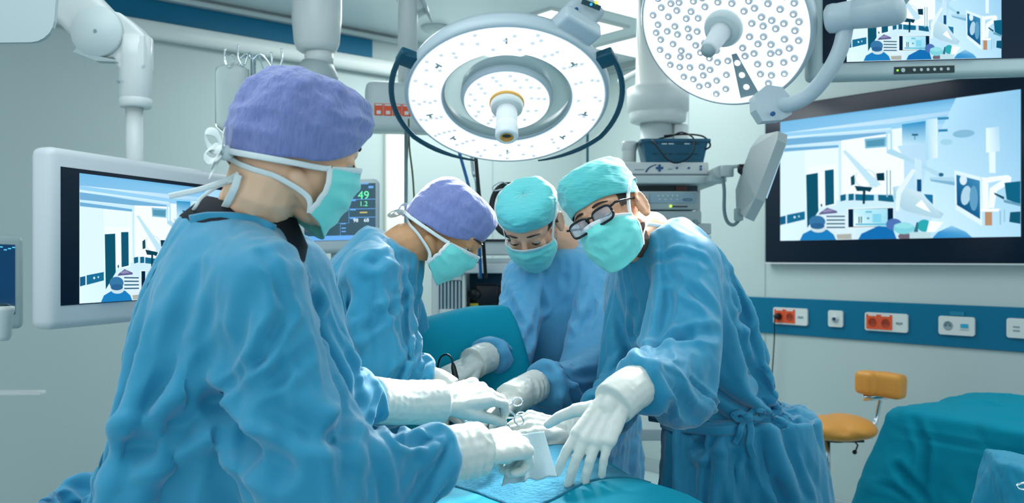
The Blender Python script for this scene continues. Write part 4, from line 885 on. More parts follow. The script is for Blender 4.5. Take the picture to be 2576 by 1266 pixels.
arm = thing('monitor_arm', 'grey bracket arm joining the equipment tower to the tilted monitor', 'arm', P(1790, 440, 3.55))
m = MB(); m.tube([P(1785, 445, 3.75), P(1815, 432, 3.5)], .026, 14); m.lathe(P(1828, 445, 3.5), UP, [(.026, 0), (.028, .004), (.028, .04), (.024, .045)], 24); m.tube([P(1828, 422, 3.5), P(1862, 417, 3.48), P(1884, 425, 3.46)], .008, 10); m.box(P(1800, 452, 3.6), (.07, .1, .03), None, .006); m.build('arm_tube', M_pale, arm)
m = MB(); m.lathe(P(1856, 425, 3.46), V(1, -.1, 0), [(.014, 0), (.02, .005), (.02, .03), (.012, .036)], 20); m.cyl(P(1862, 428, 3.46), P(1870, 436, 3.44), .012); m.build('knob', M_black, arm)
hose('cable', [P(1818, 445, 3.5), P(1822, 480, 3.48), P(1822, 530, 3.46), P(1830, 558, 3.45), P(1845, 566, 3.44), P(1858, 555, 3.42), P(1862, 545, 3.41)], .007, mat('grey_cable', '#7d9198', .5), 'grey cable drooping from the arm to the tilted monitor')
# ------------------------------------------------------------------ stool
Ys = 4.1; sc_ = Ys/FPX; c = P(2100, 1075, Ys); st = thing('saddle_stool', 'tan saddle stool with a small block backrest near the right wall', 'stool', (c.x, c.y, 0))
sm = MB()
for dx, rx, ry, rz, dz in ((-.03, .15, .17, .05, .0), (.06, .12, .20, .052, .004)): sm.cap_sphere(c+V(dx, 0, dz), rx, ry, rz, None, 28, 14)
sm.cap_sphere(c+V(.0, 0, -.01), .165, .185, .045, None, 28, 14)
mesh_obj(blob(sm, .008, 14), 'seat', M_tan, st)
m = MB(); m.cyl(c-UP*.065, c-UP*.04, .045); m.box(c+V(.05, 0, -.062), (.16, .05, .012), None, .003); m.build('seat_plate', M_dark, st)
m = MB(); px_ = P(2081, 1120, Ys); m.cyl((px_.x, Ys, .38), (px_.x, Ys, c.z-.06), .014); m.build('gas_lift', M_steel, st)
m = MB(); m.cyl((px_.x, Ys, .10), (px_.x, Ys, .40), .022); m.build('lift_sleeve', M_dark, st)
for i in range(5):
    a = i*1.2566; m = MB(); m.tube([V(px_.x, Ys, .12), V(px_.x+.26*math.cos(a), Ys+.26*math.sin(a), .07)], [.02, .014], 10); m.build('leg', M_steel, st)
    m = MB(); m.cap_sphere((px_.x+.26*math.cos(a), Ys+.26*math.sin(a), .035), .03, .03, .035); m.build('castor', M_black, st)
m = MB(); m.tube([P(2150, 1112, Ys), P(2158, 1120, Ys-.02), P(2152, 1136, Ys-.03)], .004, 8); m.cap_sphere(P(2150, 1138, Ys-.03), .011); m.build('lever', M_black, st)
m = MB(); m.tube(bez([P(2190, 1106, Ys+.02), P(2200, 1070, Ys+.06), P(2207, 1040, Ys+.07), P(2215, 1003, Ys+.05)], 16), .011, 12, up=V(0, 1, 0), flat=(1, .5)); m.build('back_bar', M_chrome, st)
m = MB(); m.lathe(P(2203, 998, Ys+.02), V(1, -.3, .15), [(.012, -.06), (.018, -.05), (.018, .05), (.012, .06)], 16); m.build('back_clamp', M_chrome, st)
bk = MB(); c2 = P(2219, 967, Ys); ua = V(.72, -.66, -.08).normalized(); ub = UP*.99+V(.06, 0, 0); ub.normalize(); uc = ua.cross(ub).normalized()
bk.box(c2+V(.022, -.035, 0), (.13, .11, .115), (ua, uc, ub), .022); bk.box(c2+V(-.055, .01, .006), (.10, .11, .11), (V(.9, .4, 0).normalized(), V(-.4, .9, 0).normalized(), UP), .022)
mesh_obj(blob(bk, .006, 6), 'backrest', M_tan, st)
# ------------------------------------------------------------------ surgical lamps
M_lampface = mat('lamp_face', '#eef4f6', .3, emit=(.93, .97, 1), estr=1.05)
M_ledf = mat('faint_led_lens', '#aebcc4', .15, emit=(.8, .88, .93), estr=.40)
M_led = mat('led_lens', '#8399a6', .08, spec=.8, emit=(.75, .85, .92), estr=.20)
M_led2 = mat('led_core', '#ffffff', .2, emit=(.95, 1, 1), estr=1.6)
M_body = mat('lamp_body', '#b9c8d0', .3)
def axes(n, upv=V(0, 0, 1)):
    n = n.normalized(); x = upv.cross(n).normalized(); y = n.cross(x); return x, y, n
# lamp 1: round, tilted towards the table, seen from below
Y1 = 2.6; C1 = P(1275, 252, Y1); n1 = V(0, -.52, -.854).normalized(); x1, y1, _ = axes(n1)
L1 = thing('surgical_lamp', 'large round surgical lamp with dark curved side handles and an inner ring', 'surgical lamp', C1, 'surgical lamps over the table')
def ringp(C, n, prof, nm, mt_, par, N=72):
    """closed ring of revolution: prof is a closed list of (radius, height)"""
    m = MB(); x, y, a = axes(n); vs = []; k = len(prof)
    for i in range(N):
        t = 2*math.pi*i/N; d = x*math.cos(t)+y*math.sin(t)
        for r, h in prof: vs.append(C+d*r+a*h)
    fs = [(i*k+j, i*k+(j+1) % k, ((i+1) % N)*k+(j+1) % k, ((i+1) % N)*k+j) for i in range(N) for j in range(k)]
    m.add(vs, fs, True); return m.build(nm, mt_, par)
ringp(C1, n1, [(.192, -.002), (.186, -.02), (.20, -.06), (.25, -.072), (.295, -.055), (.306, -.03), (.304, -.008), (.296, .002), (.291, .0), (.289, -.006), (.196, -.006)], 'ring_housing', M_body, L1)
ringp(C1, n1, [(.197, -.001), (.197, .002), (.2885, .002), (.2885, -.001)], 'ring_lens', M_lampface, L1)
ringp(C1, n1, [(.133, -.014), (.133, -.011), (.190, -.011), (.190, -.014)], 'glass_ring', M_glass, L1)
ringp(C1, n1, [(.126, .006), (.131, .004), (.138, -.012), (.135, -.05), (.10, -.07), (.001, -.075), (.001, -.01), (.122, -.006)], 'inner_housing', M_body, L1)
ringp(C1, n1, [(.044, .004), (.044, .008), (.126, .008), (.126, .004)], 'inner_lens', M_lampface, L1)
m = MB(); m.lathe(C1, n1, [(.052, .008), (.052, .016), (.045, .018)], 40, False); m.build('orange_ring', mat('warm_ring', '#e6b25a', .3), L1)
m = MB(); m.lathe(C1, n1, [(.047, .010), (.049, .02), (.047, .035), (.044, .038), (.033, .04)], 40); m.build('handle_socket', M_white, L1)
hd = MB(); prof = [(.031, .03), (.031, .04)]+[(.0305+(.0012 if i % 2 else 0), .05+.004*i) for i in range(12)]+[(.033, .105), (.0335, .135), (.031, .141), (.019, .142), (.018, .128), (.0001, .127)]
hd.lathe(C1, n1, prof, 40); hdl = hd.build('handle', mat('white_handle', '#e9eef0', .35), L1)
m = MB(); m.lathe(C1, n1, [(.0195, .1425), (.0165, .1435), (.0160, .1300), (.0001, .1300)], 28, False); m.build('handle_rim', mat('orange_rim', '#d99a45', .3), hdl)
m = MB(); m.lathe(C1, n1, [(.0150, .1315), (.0001, .1316)], 24, False); m.build('camera_window', M_dark, hdl)
led = MB(); led.lathe(V(0, 0, 0), n1, [(.0068, 0), (.006, .0016), (.003, .0024), (.0001, .0026)], 10, False)
lme = led.mesh('led'); lme.materials.append(M_ledf)
def led_at(me, par, off, i):
    o = bpy.data.objects.new('led_lens', me); COL.objects.link(o); o.parent = par; o.location = off; return o
rnd = random.Random(4); cnt = 0
for r, k_, ph in ((.213, 18, 0), (.229, 20, .12), (.245, 20, .05), (.262, 22, .2), (.277, 20, .0)):
    for i in range(k_):
        a = 2*math.pi*(i+ph)/k_
        if cnt < 99 and rnd.random() < .72: led_at(lme, L1, x1*(r*math.cos(a))+y1*(r*math.sin(a))+n1*.0022, i); cnt += 1
for r, k_ in ((.075, 8), (.095, 11), (.112, 14)):
    for i in range(k_):
        a = 2*math.pi*(i+.3)/k_
        if cnt < 99: led_at(lme, L1, x1*(r*math.cos(a))+y1*(r*math.sin(a))+n1*.0082, i); cnt += 1
for a in (90, 270, 38, 142, 195, 345, 225, 315):
    a = math.radians(a); q = C1+x1*(.243*math.cos(a))+y1*(.243*math.sin(a))+n1*.003; dr = x1*math.cos(a)+y1*math.sin(a); m = MB(); m.box(q, (.022, .006, .002), (dr, n1.cross(dr), n1), .001)
    if int(math.degrees(a)) % 90 > 5: m.box(q+n1.cross(dr)*.009, (.008, .012, .002), (dr, n1.cross(dr), n1), .001)
    m.build('lens_clip', M_grey, L1)
# side handles: curved dark bars on blocks
for sg in (-1, 1):
    m = MB(); pts = []
    for k_ in range(22):
        a = math.radians(34-k_*5.0); r = .335 if k_ > 0 else .33; r = .342-.00*k_ if k_ < 14 else .342-.0042*(k_-13)
        pts.append(C1+x1*(sg*r*math.cos(a))+y1*(r*math.sin(a))-n1*(.012-.0006*k_))
    m.tube(pts, [.0085 if k_ < 17 else .0085-.0011*(k_-16) for k_ in range(22)], 12, up=n1, flat=(1, .8)); h = m.build('side_handle', M_bar, L1)
    m = MB()
    for a0 in (33, 24): pass
    a = math.radians(29); q = C1+x1*(sg*.318*math.cos(a))+y1*(.318*math.sin(a))-n1*.018; dr = (x1*(sg*math.cos(a))+y1*math.sin(a)).normalized(); m.box(q, (.062, .052, .028), (dr, n1.cross(dr), n1), .006); m.build('handle_block', M_bar, h)
# yoke and joint at the upper right
a = math.radians(52); q = C1+x1*(.285*math.cos(a))+y1*(.285*math.sin(a))-n1*.045; dr = x1*math.cos(a)+y1*math.sin(a)
m = MB(); m.box(q+dr*.015, (.10, .13, .05), (dr, n1.cross(dr), n1), .012); m.build('yoke_foot', M_body, L1); m = MB(); m.box(P(1432, 82, 2.72), (.085, .07, .075), (V(.85, .2, -.45).normalized(), V(-.2, 1, 0).normalized(), V(.45, 0, .9).normalized()), .012); m.build('yoke', M_body, L1)
jb = P(1462, 35, 2.66); ja = V(.72, .1, -.62).normalized(); jb2 = V(-.1, 1, 0); jb2 = (jb2-ja*jb2.dot(ja)).normalized(); jc_ = ja.cross(jb2)
m = MB(); m.box(jb, (.11, .075, .10), (ja, jb2, jc_), .018); m.cyl(P(1442, 58, 2.68), P(1416, 92, 2.74), .03); jn = m.build('joint_block', M_body, L1)
m = MB(); q = P(1450, 24, 2.615); m.lathe(q, V(0, -1, 0), [(.0055, 0), (.0055, .006), (.0001, .006)], 16); m.build('blue_screw', M_inkb, jn)
m = MB(); m.box(P(1487, 12, 2.60), (.06, .004, .016), (V(.9, 0, -.35).normalized(), V(0, 1, 0), V(.35, 0, .9).normalized()), .002); kp = m.build('key_strip', M_dark, jn)
m = MB(); m.cyl(P(1500, 6, 2.60), P(1500, 6, 2.59), .005); m.build('lit_key', mat_emit('lime_led', '#c8f03a', 1.3), kp)
m = MB(); m.cyl(P(1487, 11, 2.60), P(1487, 11, 2.59), .004); m.build('lit_key', mat_emit('blue_led', '#3aa8ff', 1.3), kp)
m = MB(); m.tube([jb+V(.01, 0, .03), P(1440, -80, 2.66), P(1430, -160, 2.75), V(P(1430, 0, 2.9).x, 2.9, CEIL)], .028, 16); m.build('suspension_arm', M_body, L1)
def beams(C, x, y, n, r, k, power, cone, tgt):
    """the lamp's own light: beams from round its face, converging on the table"""
    for i in range(k):
        a = 2*math.pi*(i+.5)/k; ld = bpy.data.lights.new('lamp_beam', 'SPOT'); ld.energy = power; ld.spot_size = math.radians(cone); ld.spot_blend = .7; ld.shadow_soft_size = .05; ld.color = (.98, 1, 1)
        lo = bpy.data.objects.new('lamp_beam', ld); COL.objects.link(lo); lo.location = C+x*(r*math.cos(a))+y*(r*math.sin(a))+n*.06; lo.rotation_euler = (Vector(tgt)-lo.location).to_track_quat('-Z', 'Y').to_euler()
beams(C1, x1, y1, n1, .24, 6, 54, 24, (-.09, 1.60, 1.12))
# lamp 2: facing the viewer
Y2 = 2.5; C2 = P(1822, 68, Y2); toc = (V(0, 0, CAMH)-C2).normalized(); lat = V(-.57, 0, -.82); lat = (lat-toc*lat.dot(toc)).normalized(); n2 = (toc*.86+lat*.50).normalized(); x2, y2, _ = axes(n2)
L2 = thing('surgical_lamp', 'round surgical lamp of many clear lenses facing the viewer, top right of centre', 'surgical lamp', C2, 'surgical lamps over the table')
L1['group'] = L2['group'] = 'surgical lamps over the table'
R2 = .246
ringp(C2, n2, [(R2-.016, .004), (R2-.010, .010), (R2, .010), (R2+.006, .0), (R2+.006, -.03), (R2-.03, -.07), (.12, -.085), (.0005, -.085), (.0005, -.006), (R2-.018, -.004)], 'lamp_housing', M_body, L2, 96)
m = MB(); m.lathe(C2, n2, [(R2-.014, .0), (.001, .001)], 96, False); m.build('lens_plate', mat('lens_plate', '#eef3f6', .25, emit=(.93, .96, 1), estr=.72, bump=.3, bscale=45, bdist=.003), L2)
m = MB(); m.lathe(C2, n2, [(R2-.018, .004), (R2-.016, .0125), (R2-.006, .0125), (R2-.004, .009)], 96, False); m.build('rim', mat('bright_rim', '#f6fafb', .15, emit=(1, 1, 1), estr=.5), L2)
lm = MB(); lm.lathe(V(0, 0, 0), n2, [(.0112, 0), (.0108, .0035), (.0075, .0055), (.0001, .006)], 16, False); lme2 = lm.mesh('led'); lme2.materials.append(M_led)
cm = MB(); cm.lathe(V(0, 0, 0), n2, [(.004, .0056), (.003, .0072), (.0001, .0078)], 10, False); cme = cm.mesh('led_core'); cme.materials.append(M_led2)
def d2(px, py):
    r = ray(px, py); t = (C2-V(0, 0, CAMH)).dot(n2)/r.dot(n2); return V(0, 0, CAMH)+r*t
wa = d2(1850, 150)-C2; wb = d2(1885, 235)-C2; wdir = wb.normalized()
cnt = 0; rnd = random.Random(9)
seg = 12
for s_i in range(seg):
    a0 = 2*math.pi*s_i/seg+.25
    for (r, fr_) in ((.078, .5), (.108, .28), (.112, .74), (.142, .5), (.150, .16), (.172, .34), (.170, .82), (.198, .12), (.196, .58), (.212, .36), (.214, .86)):
        a = a0+fr_*2*math.pi/seg; rr = r+rnd.uniform(-.004, .004); pos = x2*(rr*math.cos(a))+y2*(rr*math.sin(a))
        ang = wdir.dot(pos.normalized())
        if ang > .972 or cnt >= 99 or (C2+pos).z > CAMH+(HY+25)/FPX*(C2+pos).y: continue
        o = led_at(lme2, L2, pos+n2*.0012, 0); c_ = bpy.data.objects.new('led_core', cme); COL.objects.link(c_); c_.parent = o; cnt += 1
m = MB()
for s_i in range(6):
    a = 2*math.pi*s_i/6+.25; d = x2*math.cos(a)+y2*math.sin(a); m.box(C2+d*.15+n2*.002, (.165, .003, .003), (d, n2.cross(d), n2))
m.tube([C2+(x2*math.cos(a)+y2*math.sin(a))*.068+n2*.002 for a in [x*.15 for x in range(43)]], .002, 6); m.build('lens_dividers', mat('divider', '#f4f8fa', .3, emit=(1, 1, 1), estr=.55), L2)
sd = n2.cross(wdir); m = MB(); o = C2+n2*.0025; m.add([o+wdir*.085-sd*.008, o+wdir*.085+sd*.008, o+wdir*.226+sd*.030, o+wdir*.226-sd*.030], [(0, 1, 2, 3)]); m.build('grey_wedge', mat('grey_wedge', '#8ca0a8', .4), L2)
for r in (.115, .155, .195): m = MB(); m.lathe(C2+wdir*r+n2*.003, n2, [(.0085, 0), (.008, .002), (.0001, .003)], 18, False); m.build('wedge_light', M_led2, L2)
m = MB(); hb = d2(1805, 95); m.lathe(C2, n2, [(.056, .002), (.056, .012), (.048, .03), (.045, .03), (.030, .032)], 40); m.build('handle_socket', M_pale, L2)
hdir = n2; m = MB(); m.lathe(C2, n2, [(.032, .03), (.028, .045), (.0255, .08), (.0225, .135), (.021, .145), (.0001, .147)], 32); h2 = m.build('handle', mat('grey_white_handle', '#cdd6da', .35), L2)
m = MB(); m.lathe(C2, n2, [(.0205, .1475), (.0205, .1485), (.0001, .149)], 24); m.build('handle_cap', M_grey, h2)
# yoke joint and bent arm of lamp 2
yb = P(1940, 270, 2.5); m = MB(); ya = V(.85, -.1, .5).normalized(); yc = V(-.5, 0, .85).normalized(); yb_ = ya.cross(yc)
m.prism([(-.052, -.005), (-.05, .035), (-.012, .062), (.03, .05), (.05, .02), (.048, -.03), (.02, -.042), (-.035, -.040)], yb+V(0, .035, 0), V(1, 0, .12).normalized(), V(-.12, 0, 1).normalized(), .06, V(0, -1, 0)); yk = m.build('yoke_block', M_body, L2)
m = MB(); m.lathe(P(1943, 287, 2.46), V(0, -1, 0), [(.0065, 0), (.0065, .008), (.0001, .008)], 18); m.build('blue_screw', M_inkb, yk)
m = MB(); m.tube(bez([yb+V(.02, 0, .01), P(1990, 262, 2.46), P(2040, 235, 2.42), P(2085, 180, 2.38), P(2115, 120, 2.36), P(2128, 60, 2.36)], 40), .0215, 20); m.build('bent_arm', M_body, L2)
m = MB(); a = P(2098, 46, 2.36); b_ = P(2235, 20, 2.28); dd_ = (b_-a).normalized(); L_ = (b_-a).length
m.lathe(a-dd_*.02, dd_, [(.030, 0), (.038, .006), (.040, .02), (.038, .03), (.038, .07), (.037, .072), (.0385, .074), (.044, .12), (.045, .15), (.047, .155), (.047, .18), (.040, .195), (.0001, .2)], 40); m.build('joint_cylinder', M_body, L2)
m = MB(); m.tube([b_, P(2300, -60, 2.26), P(2350, -220, 2.3), V(P(2350, 0, 2.5).x, 2.5, CEIL)], .03, 16); m.build('suspension_arm', M_body, L2)
beams(C2, x2, y2, n2, .19, 6, 20, 26, (-.05, 1.62, 1.10))
# ------------------------------------------------------------------ the four people
def patch(me, H, cond, off, name, mt, par):
    """hair, beard: a thin layer grown from the head's own surface"""
    co = npco(me); no = npno(me); d = (co-np.array(H.c))/H.k; l = d@np.array(H.l); f = d@np.array(H.f); u = d@np.array(H.u)
    k = cond(l, f, u); m2 = me.copy(); setco(m2, co+no*off); keep_verts(m2, k); return mesh_obj(m2, name, mt, par)
def ribbon(path, w, th, ups, n=30):
    pts = bez(path, n); m = MB(); rings = []; up = Vector(ups)
    for i, p in enumerate(pts):
        t = (pts[min(i+1, len(pts)-1)]-pts[max(i-1, 0)]).normalized(); x = t.cross(up); x = x.normalized() if x.length > .05 else t.orthogonal(); y = t.cross(x); rings.append((p, x*w/2, y*th/2))
    return m.loft(rings, 8)
def onto(b, x, y):
    r = ray(x, y).normalized(); h = b.ray_cast(V(0, 0, CAMH), r); return h[0] if h[0] else V(0, 0, CAMH)+r*1.5
def bvh_of(mes): b = BVHTree.FromPolygons(*(lambda m: ([v.co.copy() for v in m.vertices], [tuple(p.vertices) for p in m.polygons]))(joined(mes))); return b
def build_person(S, label, H, neckpts, skinm, gownm, capargs, capm, gsect, gskirt, arms, cuffs, hands, male=False, waist=None, shirt=None, seed=1, extra=(), creases=(), straps='RL', maskargs={}, cl=dict(), es=1.0, crum=(.016, 6.5), tie='low', px=()):
    root = thing('person', label, 'person', (S['pel'].x, S['pel'].y, 0))
    body = make_body(S, None); gm = gown_mb(S, gsect, gskirt, arms, extra)
    def pins(co):
        w_ = np.zeros(len(co))
        if waist:
            c, r, h = waist; w_[(np.abs(co[:, 2]-c[2]) < h)&(np.hypot(co[:, 0]-c[0], co[:, 1]-c[1]) < r)] = 1
        return w_
    gown = sew_gown2(gm, body, cuffs, S['neck'], S.get('neckr', .10), pins, seed, creases, **cl)
    hm = H.shape(neckpts, male, es); hc = hm.copy(); bc_ = npco(body); bz = npno(body); setco(body, bc_-bz*(.014*np.clip((S['neck'].z+.0-bc_[:, 2])/.12, 0, 1)*np.clip((bc_[:, 2]-.15)/.1, 0, 1))[:, None]); body2 = joined([body, hm]); mesh_obj(body2, 'body', skinm, root)
    cap = dome(H, **capargs); capc = cap.copy(); mesh_obj(cap, 'cap', capm, root)
    mk, rows = mask_mesh(H, seed, **maskargs); mesh_obj(mk, 'mask', M_mask, root)
    mo = root.children[-1]; 
    off = V(0, 0, 0)
    edge = [rows[0][i]+H.f*.0015*H.k for i in range(len(rows[0]))]; m = ribbon(edge, .010*H.k, .002, H.f, 60); m.build('mask_edge', M_strap, mo)
    for side in (0, -1):
        e = [r[side] for r in rows]; m = ribbon(e, .009*H.k, .0024, H.l*(-1 if side == 0 else 1), 40); m.build('mask_edge', M_strap, mo)
    bv = bvh_of([hc, capc]); k = H.k
    for sd in straps:
        q = -1 if sd == 'R' else 1; c0 = rows[0][0 if q < 0 else -1]; c1 = rows[-1][0 if q < 0 else -1]
        lo = lambda p: ((p-H.c).dot(H.l)/k, (p-H.c).dot(H.f)/k, (p-H.c).dot(H.u)/k)
        a = lo(c0); b = lo(c1)
        if tie == 'low': up_ = [c0, H.p(q*.074, .03, a[2]-.004), H.p(q*.082, -.02, -.036), H.p(q*.065, -.07, -.042), H.p(q*.006, -.105, -.040)]
        else: up_ = [c0, H.p(q*.073, .045, a[2]+.010), H.p(q*.080, .022, .018), H.p(q*.084, -.01, .045), H.p(q*.06, -.07, .04), H.p(q*.006, -.105, .03)]
        lo_ = [c1, H.p(q*.066, .02, b[2]+.022), H.p(q*.064, -.03, -.062), H.p(q*.045, -.07, -.058), H.p(q*.004, -.098, -.050)]
        for path in (up_, lo_): fit_ribbon(path, .0095*k, .0018, bv, H.p(0, -.01, -.02), .003, 36).build('mask_tie', M_strap, mo)
    for q in (-1, 1):
        m = MB(); m.cap_sphere(H.p(q*.032, .0750, -.0045), .0112*k, None, None, H.ax(), 16, 12); e = m.build('eye', M_eye, root)
        m = MB(); m.cap_sphere(H.p(q*.032, .0842, -.0085), .0048*k, .0026*k, .0040*k, H.ax(), 12, 8); m.build('iris', M_iris, e)
        m = MB(); m.tube([H.p(q*(.032+.014*math.cos(a)), .0885-.006*math.cos(a)**2, -.0045-.004*math.sin(a)**2) for a in [x*.314 for x in range(11)]], [.0012]*4+[.0018]*3+[.0012]*4, 6, up=H.u); m.build('eyelashes', M_hair, root)
        m = MB(); m.tube([H.p(q*(.014+.036*t), .0945-.018*t*t, .0265+.004*math.sin(t*2.6)-.005*t) for t in [x/8 for x in range(9)]], [.0014, .002, .0024, .0024, .0022, .002, .0016, .0012, .0008], 8, up=H.f, flat=(1.2, .7)); m.build('eyebrow', M_hair, root)
    if px:
        b0_ = bvh_of([gown]); crease(gown, [([onto(b0_, *q) for q in pts], w_, d_) for pts, w_, d_ in px])
    crumple(gown, crum[0], crum[1], seed); bg = bvh_of([gown]); mesh_obj(gown, 'gown', gownm, root)
    for nm, me in hands: mesh_obj(me, 'glove', M_glove, root)
    if shirt:
        a, b, ra, rb, mt_ = shirt; m = MB(); ax = (b-a).normalized(); m.lathe(a, ax, [(ra, -.01), (ra, 0), (ra*.98, (b-a).length*.5), (rb, (b-a).length), (rb-.004, (b-a).length+.001), (rb-.004, (b-a).length-.02)], 40, False); m.build('undershirt', mt_, root)
    root_go = root; return root, hc, capc, bv, mo, bg
def sew_gown2(gm, body, cuffs, nc, nr, pins, seed, creases, voxel=.0115, zcut=.3, frames=None, shrink=-.06, smooth=8, **kw):
    frames = FR if frames is None else frames
    me = blob(gm, voxel, smooth, .5); co = npco(me); me = keep_verts(me, co[:, 2] > zcut); co = npco(me); pin = pins(co)
    d = np.linalg.norm(co-np.array(nc), axis=1); pin = np.maximum(pin, np.clip((nr+.03-d)/.03, 0, 1))
    for c, r in cuffs:
        d = np.linalg.norm(co-np.array(c), axis=1); pin = np.maximum(pin, np.clip((r+.02-d)/.02, 0, 1))
    if frames:
        rng = np.random.RandomState(seed); setco(me, co+npno(me)*(rng.rand(len(co), 1)-.5)*.002); me = cloth(me, body.copy(), pin, frames, shrink, **kw)
    me = eval_mesh(me, [('SMOOTH', dict(factor=.5, iterations=1)), ('SUBSURF', dict(levels=1, render_levels=1))])
    if creases: crease(me, creases)
    return me
# ---- woman in front, left
Hw = Head(P(746, 372, 1.30), (.83, .49, -.27), (-.37, .93, 0), .94)
S = dict(pel=V(-.49, 1.34, .93), neck=P(606, 572, 1.33), shR=P(655, 715, 1.19), shL=P(745, 690, 1.50), elR=P(795, 1165, 1.15), wrR=P(1140, 1148, 1.34), elL=P(850, 1015, 1.55), wrL=P(1085, 1008, 1.74), pright=(.30, -.95, 0), neckr=.085)
aR = ([S['neck'].lerp(S['shR'], .55), S['shR'], S['shR'].lerp(S['elR'], .5), S['elR'], S['elR'].lerp(S['wrR'], .5), P(1118, 1158, 1.32)], [.07, .085, .092, .092, .078, .052])
aL = ([S['neck'].lerp(S['shL'], .55), S['shL'], S['shL'].lerp(S['elL'], .5), S['elL'], P(925, 985, 1.62)], [.07, .08, .08, .075, .055])
g1 = hand_mb(P(1195, 1132, 1.37), P(1335, 1105, 1.46)-P(1195, 1132, 1.37), (-.1, -.45, .9), -1, [(.7, 1.3, .7), (.85, 1.4, .7), (.95, 1.4, .7), (1.0, 1.4, .7)], .05, 1.04, (.10, .30, .1), cuff=([P(1150, 1140, 1.345), P(1105, 1152, 1.32)], .041))
g1 = glove_mesh(g1, .0012, 3, (P(1245, 1128, 1.39), P(1110, 1150, 1.32), .0022))
g2 = hand_mb(P(1108, 1012, 1.755), P(1225, 985, 1.80)-P(1108, 1012, 1.755), (-.1, -.55, .8), 1, [(.45, .95, .5), (.6, 1.1, .6), (.7, 1.2, .6), (.8, 1.2, .6)], .05, 1.08, (.12, .35, .1), cuff=([P(1060, 1012, 1.73), P(1000, 1012, 1.69), P(930, 1005, 1.62)], .040))
g2 = glove_mesh(g2, .001, 8, (P(1100, 1012, 1.75), P(930, 1005, 1.64), .0010))
skw = skin('skin_fair', '#f2c6a4')
w1, hc1, cap1, bv1, mo1, bg1 = build_person(S, 'woman in purple cap in the left foreground, back to the viewer, holding gauze', Hw, (S['neck']+V(.02, 0, .02), S['neck'].lerp(S['pel'], .1)),
    skw, M_gown, dict(zf=.040, zb=-.048, zs=-.026, rl=.086, rf=.101, top=.116, puff=.006, seed=3, wr=.0036, folds=7, back=.0, squash=2.1, c0=(0, -.002, .03)), M_capP,
    [(-.1, .24, .18, -.02), (.12, .215, .165, -.03), (.22, .21, .165, -.04), (.4, .235, .21, -.07), (.62, .24, .22, -.08), (.82, .205, .185, -.05), (.95, .125, .12, 0), (1.03, .080, .080, .0)],
    [(.28, .35, .30, -.06, 0), (.5, .32, .27, -.06, 0), (.78, .27, .21, -.04, 0)], dict(R=aR, L=aL), [(P(1118, 1158, 1.32), .055), (P(925, 985, 1.62), .05)], [('R', g1), ('L', g2)],
    waist=(V(-.57, 1.34, 1.09), .21, .012), seed=3, es=.5, shirt=(P(602, 640, 1.33), P(632, 522, 1.33), .098, .069, M_shirt), maskargs=dict(fw=-.003), crum=(.016, 6), px=[([(660, 640), (725, 780), (655, 900), (560, 1000), (530, 1012)], .009, .009), ([(535, 1000), (600, 1100), (700, 1170)], .020, .026), ([(500, 690), (440, 860), (390, 1020)], .014, .009), ([(570, 850), (480, 960), (400, 1060)], .013, .009), ([(470, 880), (400, 990), (330, 1110)], .013, .010), ([(640, 720), (600, 860), (560, 960)], .014, .007), ([(285, 1150), (400, 1112), (540, 1010)], .020, .024), ([(830, 800), (880, 910), (900, 1010)], .014, .010), ([(780, 880), (700, 950), (630, 990)], .010, .006), ([(690, 1040), (780, 1090), (870, 1100)], .016, .010), ([(930, 1060), (1000, 1105), (1060, 1110), (1110, 1085)], .010, .012), ([(870, 1020), (850, 1110), (880, 1220)], .016, .012), ([(720, 640), (790, 760), (810, 850)], .012, .008)])
# ---- second woman, bending over the table
H2 = Head(P(1126, 574, 2.10), (.735, -.10, -.67), (.05, .99, -.08), .93)
S = dict(pel=V(-.62, 2.16, .92), neck=P(985, 622, 2.10), shR=P(930, 690, 1.93), shL=P(985, 680, 2.28), elR=P(960, 905, 1.90), wrR=P(1092, 970, 1.95), elL=P(1040, 900, 2.35), wrL=P(1120, 1010, 2.15), pright=(.15, -.98, 0), neckr=.085, k=.97)
aR = ([S['neck'].lerp(S['shR'], .55), S['shR'], S['shR'].lerp(S['elR'], .5), S['elR'], P(1070, 965, 1.94)], [.075, .095, .105, .095, .055])
aL = ([S['neck'].lerp(S['shL'], .55), S['shL'], S['shL'].lerp(S['elL'], .5), S['elL'], P(1085, 965, 2.24)], [.07, .085, .085, .075, .055])
g1 = hand_mb(P(1122, 985, 1.945), P(1195, 1040, 1.93)-P(1122, 985, 1.945), (.3, -.5, .8), -1, [(.3, .5, .3), (.35, .5, .3), (.4, .5, .3), (.4, .6, .3)], .08, .95, (.4, .3, .2), cuff=([P(1100, 972, 1.945), P(1075, 962, 1.94)], .040))
g1 = glove_mesh(g1, .0012, 5)
g2 = hand_mb(P(1135, 1020, 2.12), P(1190, 1060, 2.02)-P(1135, 1020, 2.12), (0, -.2, 1), 1, [(.3, .5, .3)]*4, .08, .95, (.4, .3, .2), cuff=([P(1110, 1000, 2.16), P(1080, 965, 2.24)], .038))
g2 = glove_mesh(g2, .0012, 6)
sk2 = skin('skin_tan', '#cf9c70')
